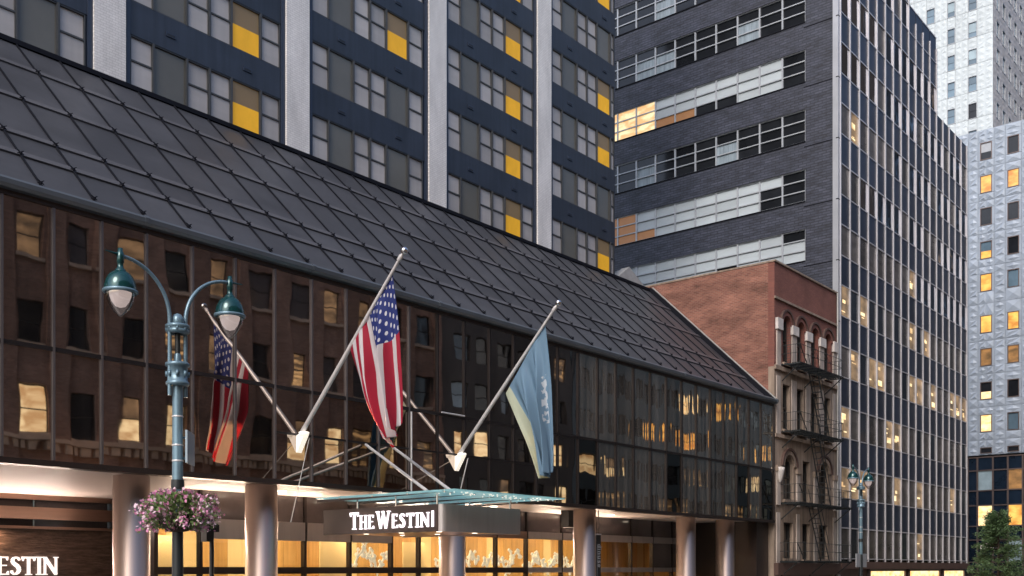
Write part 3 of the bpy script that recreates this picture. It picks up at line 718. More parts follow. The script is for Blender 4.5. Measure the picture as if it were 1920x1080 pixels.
# banner by the column
bn = thing('hanging_banner', 'narrow black vertical banner with white script hanging beside a steel column', 'banner', (onY(1122, 1000, 25).x, 25.0, E - 1))
bp_ = onY(1122, 1003, 24.6); s_ = 24.6 / ray(1122)[1]
bw = .30
piece('cloth', 'black', bn, bp_.x - bw / 2, bp_.x + bw / 2, 24.58, 24.61, E - 1.4, bp_.z)
piece('hanger', 'pole', bn, bp_.x - bw / 2 - .03, bp_.x + bw / 2 + .03, 24.57, 24.62, bp_.z, bp_.z + .05)
MB().tube([(bp_.x, 24.6, bp_.z + .05), (bp_.x, 24.6, Z0 - .05)], .02).build('rod', 'dark', bn)
def emit_ban(ch, polys):
    b = MB()
    for i, p in enumerate(polys): b.prism(p, lambda a, z, d: (bp_.x - .08 + z, d, bp_.z - .38 - a), 24.572 - .0008 * i, 24.578)
    b.build('letter', 'sign_grey', bn)
word('dinuse', 0, .31, 0, .03, emit_ban)
for k in range(26):
    piece('print_dot', 'sign_grey', bn, bp_.x - .125, bp_.x - .095, 24.574, 24.578, bp_.z - .42 - k * .055, bp_.z - .395 - k * .055)

# ------------------------------------------------------------------ flagpoles, flags
def flagpole(bpx, bpy_, tpx, tpy, label):
    B = onY(bpx, bpy_, FY); T = onX(tpx, tpy, B.x - .15)
    t = thing('flagpole', label, 'flagpole', B, 'flagpoles over the hotel entrance')
    d = (T - B).normalized(); Ln = (T - B).length
    MB().tube([B + d * .15, B + d * Ln * .5, B + d * (Ln - .12)], [.07, .062, .042], 12).build('pole', 'pole', t)
    MB().tube([B + d * (Ln - .3), B + d * (Ln - .17), B + d * (Ln - .1)], [.06, .065, .03], 10).build('truck', 'pole', t)
    bl = MB(); pr = [(math.sin(math.pi * k / 10) * .1, -math.cos(math.pi * k / 10) * .1) for k in range(11)]
    bl.lathe(pr, T, 16); bl.build('ball', 'ball', t)
    br = MB(); # wedge bracket with a lit cup
    br.prism([(B.y + .02, B.z - .42), (B.y - .02, B.z - .42), (B.y - .34, B.z + .06), (B.y - .3, B.z + .14), (B.y + .02, B.z + .08)], fYZ, B.x - .09, B.x + .09)
    br.build('bracket', 'bracket', t)
    MB().lathe([(.0, 0), (.13, 0), (.16, .1), (.13, .12), (0, .08)], B + Vector((-.02, -.27, .05)), 14).build('lamp_cup', 'bracket', t)
    return t, B, T, d
fp1, B1, T1, d1 = flagpole(560, 822, 758, 470, 'flagpole carrying the striped flag, left of the pair')
fp2, B2, T2, d2 = flagpole(856, 860, 1047, 568, 'flagpole carrying the pale blue flag, right of the pair')
MB().tube([B1 + Vector((.15, -.3, .0)), onY(545, 980, 22.4)], .012, 5).build('halyard', 'halyard', fp1)
MB().tube([B2 + Vector((.2, -.35, .0)), onY(864, 916, 22.5)], .02, 5).build('halyard', 'halyard', fp2)
def flag_mat(kind):
    m = bpy.data.materials.new(kind); nt, N, L, P = nodes_of(m); P.inputs['Roughness'].default_value = .75
    uv = N.new('ShaderNodeUVMap'); sp = N.new('ShaderNodeSeparateXYZ'); L.new(uv.outputs[0], sp.inputs[0])   # x: along the fly, y: down the hoist
    def math_(op, a, b=None, c=None):
        n = N.new('ShaderNodeMath'); n.operation = op
        for i, s in enumerate((a, b, c)):
            if s is None: continue
            if isinstance(s, (int, float)): n.inputs[i].default_value = s
            else: L.new(s, n.inputs[i])
        return n.outputs[0]
    def mix(f, A, B):
        x = N.new('ShaderNodeMix'); x.data_type = 'RGBA'; L.new(f, x.inputs['Factor'])
        for nm, c in (('A', A), ('B', B)):
            if isinstance(c, tuple): x.inputs[nm].default_value = (*c, 1)
            else: L.new(c, x.inputs[nm])
        return x.outputs['Result']
    U, V = sp.outputs[0], sp.outputs[1]
    if kind == 'striped_cloth':
        st = math_('LESS_THAN', math_('MODULO', math_('MULTIPLY', V, 13.0), 2.0), 1.0)
        c = mix(st, (.78, .74, .76), (.50, .022, .06))
        cant = math_('MULTIPLY', math_('LESS_THAN', V, 7 / 13), math_('LESS_THAN', U, .4))
        # nine rows of stars, every second one shifted by half a step
        ry = math_('MULTIPLY', V, 9 * 13 / 7); row = math_('FLOOR', ry); fy = math_('SUBTRACT', math_('SUBTRACT', ry, row), .5)
        off = math_('MULTIPLY', math_('MODULO', row, 2.0), .5)
        rx = math_('ADD', math_('MULTIPLY', U, 6 / .4), off); fx = math_('SUBTRACT', math_('FRACT', rx), .5)
        d2 = math_('ADD', math_('MULTIPLY', math_('MULTIPLY', fx, fx), 1.0), math_('MULTIPLY', math_('MULTIPLY', fy, fy), .9))
        star = math_('LESS_THAN', d2, .05)
        cc = mix(star, (.035, .055, .26), (.8, .8, .85))
        c = mix(cant, c, cc)
    else:
        c = mix(math_('GREATER_THAN', math_('ADD', V, math_('MULTIPLY', U, .12)), .90), (.27, .43, .58), (.68, .72, .58))
        emb = math_('MULTIPLY', math_('LESS_THAN', math_('ABSOLUTE', math_('SUBTRACT', V, .15)), .035), math_('MULTIPLY', math_('GREATER_THAN', U, .3), math_('LESS_THAN', U, .62)))
        no = N.new('ShaderNodeTexNoise'); no.inputs['Scale'].default_value = 24; L.new(uv.outputs[0], no.inputs['Vector'])
        emb = math_('MULTIPLY', emb, math_('GREATER_THAN', no.outputs['Fac'], .5))
        c = mix(emb, c, (.75, .8, .85))
    L.new(c, P.inputs['Base Color'])
    tr = N.new('ShaderNodeBsdfTranslucent'); L.new(c, tr.inputs[0])
    ms = N.new('ShaderNodeMixShader'); ms.inputs[0].default_value = .5
    L.new(P.outputs[0], ms.inputs[1]); L.new(tr.outputs[0], ms.inputs[2]); L.new(ms.outputs[0], N['Material Output'].inputs[0])
    return m
def bez(pts, t):
    """piecewise linear through the points, softened"""
    n = len(pts) - 1; f = t * n; i = min(int(f), n - 1); f -= i
    p0 = pts[max(i - 1, 0)]; p1 = pts[i]; p2 = pts[i + 1]; p3 = pts[min(i + 2, n)]
    return tuple(.5 * ((2 * b) + (c - a) * f + (2 * a - 5 * b + 4 * c - d) * f * f + (3 * b - a - 3 * c + d) * f ** 3) for a, b, c, d in zip(p0, p1, p2, p3))
def make_flag(name, matname, X, top_edge, bot_edge, folds, label, cat, Tt, Bb, gather):
    NS, NV = 72, 60
    vs = []; fs = []; uvs = []
    for j in range(NV + 1):
        v = j / NV
        a = bez(top_edge, v); b = bez(bot_edge, v)
        for i in range(NS + 1):
            s = i / NS
            # cloth bunches together as it leaves the pole
            px = a[0] + (b[0] - a[0]) * s; py = a[1] + (b[1] - a[1]) * s
            sag = gather * v * (1 - v * .2) * math.sin(math.pi * s)
            p = onX(px, py + sag, X)
            dep = min(1, v * 2.2)
            ph = 2 * math.pi * folds * s + 1.1 * v
            amp = .21 * dep
            off = amp * (math.sin(ph) + .35 * math.sin(2.3 * ph + 1.0) + .12 * math.sin(9 * v + 5 * s))
            sh = -.10 * dep * math.cos(ph) * math.sin(math.pi * min(1, max(0, s)))
            vs.append((p.x + off, p.y + sh, p.z)); uvs.append((v, s))
    for j in range(NV):
        for i in range(NS):
            k = j * (NS + 1) + i; fs.append((k, k + 1, k + NS + 2, k + NS + 1))
    c = Vector([sum(v[q] for v in vs) / len(vs) for q in range(3)])
    me = bpy.data.meshes.new(name); me.from_pydata([tuple(Vector(v) - c) for v in vs], [], fs)
    ul = me.uv_layers.new(name='UVMap')
    for lp in me.loops: ul.data[lp.index].uv = uvs[lp.vertex_index]
    for f in me.polygons: f.use_smooth = True
    me.materials.append(flag_mat(matname))
    o = link(name, me, None, None, c)
    sm = o.modifiers.new('thick', 'SOLIDIFY'); sm.thickness = .006
    return tag(o, label, cat, 'flags over the hotel entrance')
make_flag('flag', 'striped_cloth', B1.x - .1, [(736, 514), (741, 600), (745, 700), (746, 792)], [(654, 648), (667, 715), (684, 768), (724, 838)], 2.15,
          'red and white striped flag with starred blue corner hanging from a slanted pole', 'flag', T1, B1, 0)
make_flag('flag', 'pale_blue_cloth', B2.x - .1, [(1022, 604), (1028, 700), (1031, 800), (1031, 884)], [(948, 738), (970, 786), (996, 836), (1017, 898)], 2.6,
          'pale blue flag with cream edge hanging from a slanted pole', 'flag', T2, B2, 0)
for B_, aim_, e_ in ((B1, onX(712, 805, B1.x), 2300), (B2, onX(1012, 850, B2.x), 200)):
    ld = bpy.data.lights.new('flag_uplight', 'SPOT'); ld.energy = e_; ld.color = (1, .55, .25); ld.spot_size = R(34); ld.spot_blend = .7; ld.shadow_soft_size = .1
    lo = bpy.data.objects.new('flag_uplight', ld); col.objects.link(lo); lo.location = B_ + Vector((-.55, -.5, .15))
    lo.rotation_euler = (lo.location - aim_).to_track_quat('Z', 'Y').to_euler()

# ------------------------------------------------------------------ street lamps
def lamp(loc, label, signs):
    t = thing('street_lamp', label, 'street lamp', loc, 'twin arm street lamps')
    x, y, z = loc
    def zz(r): return E + r
    MB().lathe([(.30, 0), (.30, .35), (.24, .4), (.2, .9), (.15, 1.0), (.115, 1.1)], (x, y, z), 16).build('base', 'lamp_dark', t)
    MB().lathe([(.115, 1.1), (.105, zz(.8) - z)], (x, y, z), 16).build('lower_shaft', 'lamp_dark', t)
    MB().lathe([(.105, zz(.8) - z), (.098, zz(3.5) - z)], (x, y, z), 16).build('shaft', 'lamp_metal', t)
    MB().lathe([(.12, zz(1.52) - z), (.125, zz(1.6) - z), (.12, zz(1.7) - z)], (x, y, z), 16).build('band', 'lamp_dark', t)
    for r in (2.05, 2.35, 2.9): MB().lathe([(.105, zz(r) - z), (.112, zz(r + .015) - z), (.105, zz(r + .03) - z)], (x, y, z), 16).build('band', 'pole', t)
    MB().lathe([(.05, zz(3.9) - z), (.05, zz(4.62) - z)], (x, y, z), 12).build('inner_shaft', 'lamp_dark', t)
    MB().lathe([(.075, zz(3.94) - z), (.07, zz(4.02) - z), (.06, zz(4.1) - z), (.052, zz(4.12) - z)], (x, y, z), 12).build('inner_cap', 'lamp_metal', t)
    for c0, c1, nm in ((3.5, 3.95, 'lower_collar'), (4.5, 4.68, 'upper_collar')):
        b = MB(); h = c1 - c0
        b.lathe([(.1, c0), (.2, c0), (.22, c0 + .03), (.22, c0 + .07), (.19, c0 + .09), (.19, c1 - .09), (.23, c1 - .07), (.23, c1 - .02), (.2, c1), (.05, c1)], (x, y, E), 20)
        for k in range(8):
            a = k * math.pi / 4 + .2
            b.lathe([(.0, c0 + h / 2 - .05), (.03, c0 + h / 2 - .05), (.03, c0 + h / 2 + .05), (0, c0 + h / 2 + .05)], (x + .2 * math.cos(a), y + .2 * math.sin(a), E), 6)
        b.build(nm, 'lamp_metal', t)
    MB().lathe([(.1, 4.66), (.12, 4.72), (.11, 4.8), (.07, 4.87), (0, 4.9)], (x, y, E), 16).build('finial', 'lamp_metal', t)
    for s in (-1, 1):
        pts = [(x + s * .17, y, zz(3.3)), (x + s * .17, y, zz(4.75))]
        ax, az = .99, .98
        for k in range(1, 15):
            a = math.pi / 2 * k / 14; pts.append((x + s * (.17 + ax - ax * math.cos(a)), y, zz(4.75 + az * math.sin(a))))
        MB().tube(pts, [.04] * 2 + [.04 - .0006 * k for k in range(14)], 10).build('arm', 'lamp_metal', t)
        lx = x + s * 1.18
        MB().lathe([(0, 5.87), (.045, 5.86), (.045, 5.8), (.065, 5.78), (.065, 5.6), (.05, 5.58), (.06, 5.5), (.1, 5.46), (.11, 5.4)], (lx, y, E), 14).tube([(lx, y, zz(5.74)), (lx + s * .3, y, zz(5.76))], [.03, .008], 6).build('fitter', 'lamp_teal', t)
        MB().lathe([(.1, 5.44), (.16, 5.41), (.22, 5.34), (.265, 5.25), (.285, 5.15), (.288, 5.08)], (lx, y, E), 28).build('lamp_shade', 'lamp_teal', t)
        MB().lathe([(.28, 5.1), (.31, 5.09), (.315, 5.05), (.285, 5.03)], (lx, y, E), 28).build('rim', 'lamp_metal', t)
        MB().lathe([(.265, 5.05), (.262, 5.0), (.24, 4.9), (.19, 4.79), (.115, 4.69), (.05, 4.63), (0, 4.6)], (lx, y, E), 28).build('globe', 'globe_glass', t)
        MB().lathe([(.2, 5.05), (.19, 4.98), (.15, 4.88), (.09, 4.8), (0, 4.77)], (lx, y, E), 24).build('inner_globe', 'globe', t)
    for (dx, z0, z1, w, d) in signs:
        piece('sign_plate', 'sign_back' if len(signs) == 1 else 'sign_grey', t, x + dx - w / 2, x + dx + w / 2, y - d / 2, y + d / 2, zz(z0), zz(z1))
    return t
lamp((XatY(333, 17.5), 17.5, .15), 'large blue grey twin arm street lamp in front of the mirror glass', [])
# side sign on the near lamp, seen nearly edge on
LX = XatY(333, 17.5)
sg = [o for o in col.objects if o.name.startswith('street_lamp')][0]
so = MB().box(-.02, .02, -.36, .36, -.31, .31); me = so.mesh('sign_plate')
sp_ = link('sign_plate', me, 'sign_back', sg, (LX + .22, 17.42, E + 2.32)); sp_.rotation_euler = (0, 0, R(-44))
piece('sign_bracket', 'lamp_metal', sg, LX + .1, LX + .24, 17.46, 17.5, E + 2.5, E + 2.54)
piece('sign_bracket', 'lamp_metal', sg, LX + .1, LX + .24, 17.46, 17.5, E + 2.1, E + 2.14)
lamp((XatY(1614, 22.0), 22.0, .15), 'distant twin arm street lamp in front of the aluminium mullioned tower', [(-.42, .08, .85, .62, .04), (.55, .08, .85, .62, .04)])
# dark post beside the lamp with a signal head
px_ = XatY(397, 18.2)
tp = thing('signal_post', 'thin black post with boxy signal head behind the flower basket', 'signal post', (px_, 18.2, .15))
MB().lathe([(.09, 0), (.09, .3), (.05, .35), (.045, E + .72)], (px_, 18.2, .15), 10).build('post', 'black', tp)
piece('signal_head', 'black', tp, px_ - .19, px_ - .02, 18.1, 18.3, E + .55, E + 1.15)
MB().box(px_ - .06, px_ + .1, 18.08, 18.32, E + .75, E + .9).build('clamp', 'black', tp)

# flower basket round the lamp post
fb_c = Vector((LX, 17.5, E + 1.0))
fbk = thing('flower_basket', 'round hanging basket of pink and white flowers on the near lamp post', 'flower basket', (LX, 17.5, E + .7))
MB().lathe([(.1, -.30), (.2, -.28), (.32, -.18), (.38, -.05), (.4, .05), (.35, .06), (.1, .05)], fb_c, 20).build('basket', 'soil', fbk)
def sprays(n, rnd, gen, size, quad=True):
    vs = []; fs = []
    for _ in range(n):
        c, d = gen(rnd); s = size * rnd.uniform(.6, 1.3)
        a = Vector((rnd.uniform(-1, 1), rnd.uniform(-1, 1), rnd.uniform(-1, 1))).normalized(); b = a.cross(d)
        if b.length < .05: continue
        b = b.normalized() * s * .5; e = (d.normalized() + a * .3).normalized() * s * (1.0 if quad else .9)
        k = len(vs); vs += [c - b * .3, c - b + e * .5, c + e, c + b + e * .5]; fs.append((k, k + 1, k + 2, k + 3))
    return vs, fs
def shell(rnd, r0, r1, zs, droop=.0):
    a = rnd.uniform(0, 2 * math.pi); el = rnd.uniform(-.75, 1.0); r = rnd.uniform(r0, r1) * (.8 + .25 * math.sin(3 * a + 1) + .12 * math.sin(7 * a))
    ce = math.sqrt(max(0, 1 - el * el)) if el > 0 else 1 + el * .55
    c = fb_c + Vector((math.cos(a) * r * (.35 + .65 * ce), math.sin(a) * r * (.35 + .65 * ce), el * zs + .05))
    return c, (c - fb_c + Vector((0, 0, .15)))
rnd = random.Random(5)
def leafs(n, gen, size, mname, nm, par, seed):
    v, f = sprays(n, random.Random(seed), gen, size); b = MB(); b.add(v, f); return b.build(nm, mname, par, recalc=False)
leafs(2300, lambda r: shell(r, .2, .66, .36), .085, 'plant_leaf', 'foliage', fbk, 1)
rs_ = random.Random(77); strands = []
for q in range(34):
    a = rs_.uniform(0, 2 * math.pi); r = rs_.uniform(.42, .6); up = rs_.uniform(-.15, .35); L_ = rs_.uniform(.1, .3); dz = rs_.uniform(-.45, .25)
    p = fb_c + Vector((math.cos(a) * r, math.sin(a) * r, up)); d = Vector((math.cos(a) * .8, math.sin(a) * .8, dz)).normalized()
    strands.append((p, p + d * L_ * .6 + Vector((0, 0, .03)), p + d * L_ + Vector((0, 0, -.08))))
st_ = MB()
for p, q, r in strands: st_.tube([fb_c + (p - fb_c) * .5, p, q, r], [.008, .006, .005, .003], 4, False)
st_.build('stems', 'plant_leaf', fbk)
def onstrand(r):
    p, q, e = r.choice(strands); f = r.uniform(.2, 1.05); c = p.lerp(q, f * 2) if f < .5 else q.lerp(e, f * 2 - 1)
    return c + Vector((r.gauss(0, .035), r.gauss(0, .035), r.gauss(0, .03))), Vector((r.uniform(-1, 1), r.uniform(-1, 1), r.uniform(-.3, 1)))
leafs(380, onstrand, .06, 'petal', 'blossoms', fbk, 11); leafs(300, onstrand, .06, 'petal_pale', 'blossoms', fbk, 12); leafs(300, onstrand, .065, 'plant_leaf', 'foliage', fbk, 13)
tag(leafs(420, lambda r: shell(r, .5, .78, .42), .07, 'petal', 'blossoms', fbk, 2), 'pink petals')
tag(leafs(380, lambda r: shell(r, .45, .78, .44), .065, 'petal_pale', 'blossoms', fbk, 3), 'pale petals')

# ------------------------------------------------------------------ brick house with fire escape
BX0, BX1, BY = 50.85, 59.3, 24.0
bh = thing('brick_house', 'narrow old red brick and stone house with arched windows squeezed between towers', 'house', (55, 26, .15))
BT = E + 16.3
piece('side_wall', 'rbrick_side', bh, BX0, BX0 + .35, BY + .35, 36.5, .15, BT)
piece('far_wall', 'rbrick_side', bh, BX1 - .35, BX1, BY + .35, 36.5, .15, BT - .3)
piece('roof', 'dark_int', bh, BX0 + .35, BX1 - .35, BY + .5, 36.5, BT - .7, BT - .5)
piece('coping', 'stone', bh, BX0 - .03, BX0 + .38, BY + .3, 36.5, BT, BT + .09)
piece('coping', 'stone', bh, BX0 - .03, BX1, BY - .08, BY + .298, BT, BT + .09)
def arch(c, w, z0, zs, n=10):
    r = w / 2
    return [(c - r, z0), (c + r, z0), (c + r, zs)] + [(c + r * math.cos(a), zs + r * math.sin(a)) for a in [math.pi * k / n for k in range(1, n)]] + [(c - r, zs)]
def rect(x0, x1, z0, z1): return [(x0, z0), (x1, z0), (x1, z1), (x0, z1)]
C4 = [52.33, 54.15, 56.05, 57.88]
top_h = [arch(c, .92, E + 11.1, E + 13.2) for c in C4]
mid_h = [rect(c - .45, c + .45, E + 7.5, E + 9.95) for c in C4]
low_h = [arch(52.6, 1.25, E + 3.75, E + 5.55), rect(54.45, 55.4, E + 3.7, E + 6.0), arch(57.35, 1.35, E + 3.75, E + 5.5)]
bot_h = [rect(52.0, 53.2, E + .55, E + 2.5), rect(54.4, 55.4, E + .5, E + 2.5), rect(56.7, 57.95, E + .55, E + 2.5)]
zsplit = E + 12.75
def clip_hole(h, lo, hi): return [(a, min(max(b, lo), hi)) for a, b in h]
MB().wall(rect(BX0, BX1, E + 10.75, BT), top_h, fXZ, BY, BY + .35).build('upper_front', 'rbrick', bh)
MB().wall(rect(BX0, BX1, .15, E + 10.75), mid_h + low_h + bot_h + [rect(51.6, 58.6, .3, E - .35)], fXZ, BY, BY + .35).build('lower_front', 'stone', bh)
def window_in(hole, name='window', bars=1):
    xs = [a for a, b in hole]; zs = [b for a, b in hole]
    x0, x1, z0, z1 = min(xs), max(xs), min(zs), max(zs)
    fr = frame_rect(x0, x1, z0, z1, .09, BY + .2, BY + .3, fXZ, bars=[z0 + (z1 - z0) * .5])
    w = fr.build(name, 'win_wood', bh)
    zm = z0 + (z1 - z0) * .5
    piece('pane', 'win_dark', w, x0, x1, BY + .26, BY + .28, z0, zm)
    piece('pane', 'win_dark', w, x0, x1, BY + .3, BY + .32, zm, z1)
    piece('sill', 'stone', w, x0 - .12, x1 + .12, BY - .14, BY + .2, z0 - .16, z0)
for h in top_h + mid_h + low_h + bot_h: window_in(h)
piece('shop_front', 'base_brown', bh, 51.6, 58.6, BY + .15, BY + .2, .3, E - .35)
def arch_ring(c, w, zs, wd, mname, nm, pr=.1):
    r = w / 2 + .02; b = MB(); n = 12
    poly = [(c + (r + wd) * math.cos(math.pi * k / n), zs + (r + wd) * math.sin(math.pi * k / n)) for k in range(n + 1)] + [(c + r * math.cos(math.pi * k / n), zs + r * math.sin(math.pi * k / n)) for k in range(n, -1, -1)]
    for k in range(n):
        q = [poly[k], poly[k + 1], poly[2 * n + 2 - 2 - k], poly[2 * n + 2 - 1 - k]]
        b.prism(q, fXZ, BY - pr, BY + .02)
    b.build(nm, mname, bh)
for c in C4:
    arch_ring(c, .92, E + 13.2, .2, 'rbrick', 'arch', .07); arch_ring(c, 1.36, E + 13.2, .12, 'base_brown', 'hood_mould', .13)
arch_ring(52.6, 1.25, E + 5.55, .2, 'stone', 'arch', .09); arch_ring(52.6, 1.69, E + 5.55, .13, 'base_brown', 'hood_mould', .15)
arch_ring(57.35, 1.35, E + 5.5, .2, 'stone', 'arch', .09); arch_ring(57.35, 1.79, E + 5.5, .13, 'base_brown', 'hood_mould', .15)
piece('string_course', 'stone', bh, BX0 - .03, BX1, BY - .1, BY, E + 14.35, E + 14.47)
piece('string_course', 'stone', bh, BX0 - .03, BX1, BY - .12, BY, E + 10.6, E + 10.82)
piece('string_course', 'stone', bh, BX0 - .03, BX1, BY - .12, BY, E + 7.0, E + 7.18)
piece('cornice', 'base_brown', bh, BX0 - .05, BX1, BY - .25, BY, E - .35, E + .3)
pil = [51.3] + [(C4[i] + C4[i + 1]) / 2 for i in range(3)] + [58.85]
for i, c in enumerate(pil):
    w = .24 if i in (0, 4) else .3
    piece('pilaster', 'stone_l', bh, c - w, c + w, BY - .07, BY, E + 10.82, E + 12.75)
    piece('capital', 'stone_w', bh, c - w - .08, c + w + .08, BY - .16, BY, E + 12.75, E + 13.35 if i in (0, 4) else E + 13.25)
    piece('pilaster', 'stone_l', bh, c - w, c + w, BY - .05, BY, E + 7.18, E + 10.3)
for c in (51.25, 53.75, 56.1, 58.85):
    piece('pilaster', 'stone_l', bh, c - .2, c + .2, BY - .08, BY, E + 3.4, E + 5.2)
    piece('capital', 'stone', bh, c - .27, c + .27, BY - .14, BY, E + 5.2, E + 5.5)
    piece('pilaster', 'stone_l', bh, c - .2, c + .2, BY - .06, BY, E + .3, E + 3.0)
MB().lathe([(.05, -.5), (.14, -.35), (.2, -.1), (.24, .1), (.26, .3), (0, .3)], (51.3, BY - .1, E + 5.1), 10).build('corbel', 'stone_w', bh)
MB().tube([(59.15, BY - .1, .3), (59.15, BY - .1, BT)], .06, 8).build('downpipe', 'flash', bh)
# fire escape: platforms, railings, ladders
fe_y0, fe_y1 = BY - 1.05, BY - .06
lev = [(E + 11.0, 51.7, 57.6), (E + 7.4, 51.7, 57.6), (E + 3.55, 51.6, 58.9), (E + .42, 51.4, 58.9)]
fe = MB()
for li, (z, a, b) in enumerate(lev):
    pf = MB()
    for k in range(8): y = fe_y0 + (fe_y1 - fe_y0) * k / 7; pf.box(a, b, y - .03, y + .03, z - .04, z)
    nx = int((b - a) / .8)
    for k in range(nx + 1): x = a + (b - a) * k / nx; pf.box(x - .03, x + .03, fe_y0 - .03, fe_y1 + .06, z - .1, z - .042)
    for x in (a + .1, (a + b) / 2, b - .1): pf.tube([(x, fe_y0, z - .05), (x, BY, z - .9)], .03, 6)
    pl_ = pf.build('fire_escape_platform', 'iron', bh)
    rl = MB()
    for h in (.95, .5):
        rl.tube([(a, fe_y1 + .05, z + h), (a, fe_y0, z + h), (b, fe_y0, z + h), (b, fe_y1 + .05, z + h)], .016, 6)
    n = int((b - a) / .22)
    for k in range(n + 1): x = a + (b - a) * k / n; rl.box(x - .006, x + .006, fe_y0 - .006, fe_y0 + .006, z, z + .95)
    for k in range(4): y = fe_y0 + (fe_y1 - fe_y0) * k / 4; rl.box(a - .009, a + .009, y - .009, y + .009, z, z + .95); rl.box(b - .009, b + .009, y - .009, y + .009, z, z + .95)
    rl.tube([(a, fe_y0, z + .95), (a + .9, fe_y0, z + .02)], .03, 6)
    rl.build('railing', 'iron', pl_)
    if li + 1 < len(lev):
        zl = lev[li + 1][0]; xa_, xb_ = 54.2 + .2 * (li % 2), 55.9 + .2 * (li % 2)
        ld_ = MB()
        for y in (fe_y0 + .12, fe_y0 + .62): ld_.tube([(xa_, y, z), (xb_, y, zl)], .035, 6); ld_.tube([(xa_, y, z + .85), (xb_, y, zl + .85)], .02, 6)
        n = 12
        for k in range(1, n): f = k / n; x = xa_ + (xb_ - xa_) * f; zz_ = z + (zl - z) * f; ld_.box(x - .09, x + .09, fe_y0 + .12, fe_y0 + .62, zz_ - .015, zz_ + .015)
        ld_.build('stair', 'iron', pl_)

# ------------------------------------------------------------------ charcoal tower
dt = thing('charcoal_tower', 'tall office tower with charcoal brick flank and aluminium mullioned glass street front', 'office tower', (70, 34, .15))
DX = 59.5; DB = E + 15.1; DS = 3.635; WH = 1.95
DTOP = E + 15.1 + DS * 9
wpx = [1157, 1195, 1228, 1265, 1303, 1341, 1382, 1424, 1467, 1510]
wy = [YatX(p, DX) for p in wpx]
step = (wy[0] - wy[-1]) / 9; wy = [wy[-1] + step * (9 - i) for i in range(10)]
wy = [wy[0] + 2 * step, wy[0] + step] + wy
codes = {1: 'LLLLLLLlLLn', 2: 'BBBlLLLLLmD', 3: 'DDDCDDDCDDD', 4: 'WWWWllllLLD', 5: 'DDDCCDDDCDD', 6: 'DDDDCDDDDDD', 7: 'DDDLDDDDDDD'}
zlo = .15
for k in range(0, 9):
    zb = DB + DS * k; zt = zb + WH
    if k == 0: piece('brick_band', 'dbrick', dt, DX, DX + .4, wy[-1], 60, .15, zb + DS); continue
    if k > 7:
        piece('brick_band', 'dbrick', dt, DX, DX + .4, wy[-1], 60, zb, DTOP); break
    piece('brick_band', 'dbrick', dt, DX, DX + .4, wy[-1], 60, zt, zb + DS)
    piece('brick_band', 'dbrick', dt, DX, DX + .4, wy[0], 60, zb, zt)
    piece('window_sill', 'seam', dt, DX - .05, DX + .3, wy[-1], wy[0], zb - .06, zb)
    for i, ch in enumerate(codes[k]):
        y1, y0 = wy[i], wy[i + 1]; w = y1 - y0
        key = ('dw', round(w, 3))
        if key not in _cache:
            fb = frame_rect(-w / 2, w / 2, -WH / 2, WH / 2, .05, -.06, .06, fYZ, bars=[-WH / 6, WH / 6], bw=.065)
            me = fb.mesh('window'); me.materials.append(M['win_frame']); _cache[key] = me
        win = link('window', _cache[key], None, dt, (DX + .12, (y0 + y1) / 2, (zb + zt) / 2))
        trio = {'L': ('blind_l',) * 3, 'l': ('brown_pane' if i < 6 else 'dglass', 'blind_l', 'blind_l'), 'n': ('blind_l', 'blind_l', 'dglass'), 'B': ('brown_pane',) * 3, 'm': ('dglass', 'dglass', 'blind_l'),
                'D': ('dglass',) * 3, 'C': ('curtain', 'curtain', 'dglass'), 'W': ('lit_office', 'lit_office', 'lit_office')}[ch]
        for q in range(3):
            za = zb + WH * q / 3 + .05; zc = zb + WH * (q + 1) / 3 - .05
            piece('pane', trio[q], win, DX + .14, DX + .17, y0 + .05, y1 - .05, za, zc)
piece('corner_wall', 'dbrick', dt, DX, DX + .4, BY + .3, wy[-1], .15, DTOP)
piece('back_wall', 'dark_int', dt, DX + .45, DX + .6, BY + .6, 60, .15, DTOP)
for k in range(-2, 9):
    z = DB + DS * k - .35
    piece('joint', 'seam', dt, DX - .012, DX, BY + .3, wy[-1] + .1, z - .03, z + .03)
piece('corner_cap', 'alu_cap', dt, DX - .12, DX + .2, BY - .05, BY + .3, .15, DTOP)
for k in range(-4, 10): piece('corner_joint', 'seam', dt, DX - .125, DX + .1, BY - .055, BY + .1, DB + DS * k - .4, DB + DS * k - .34)
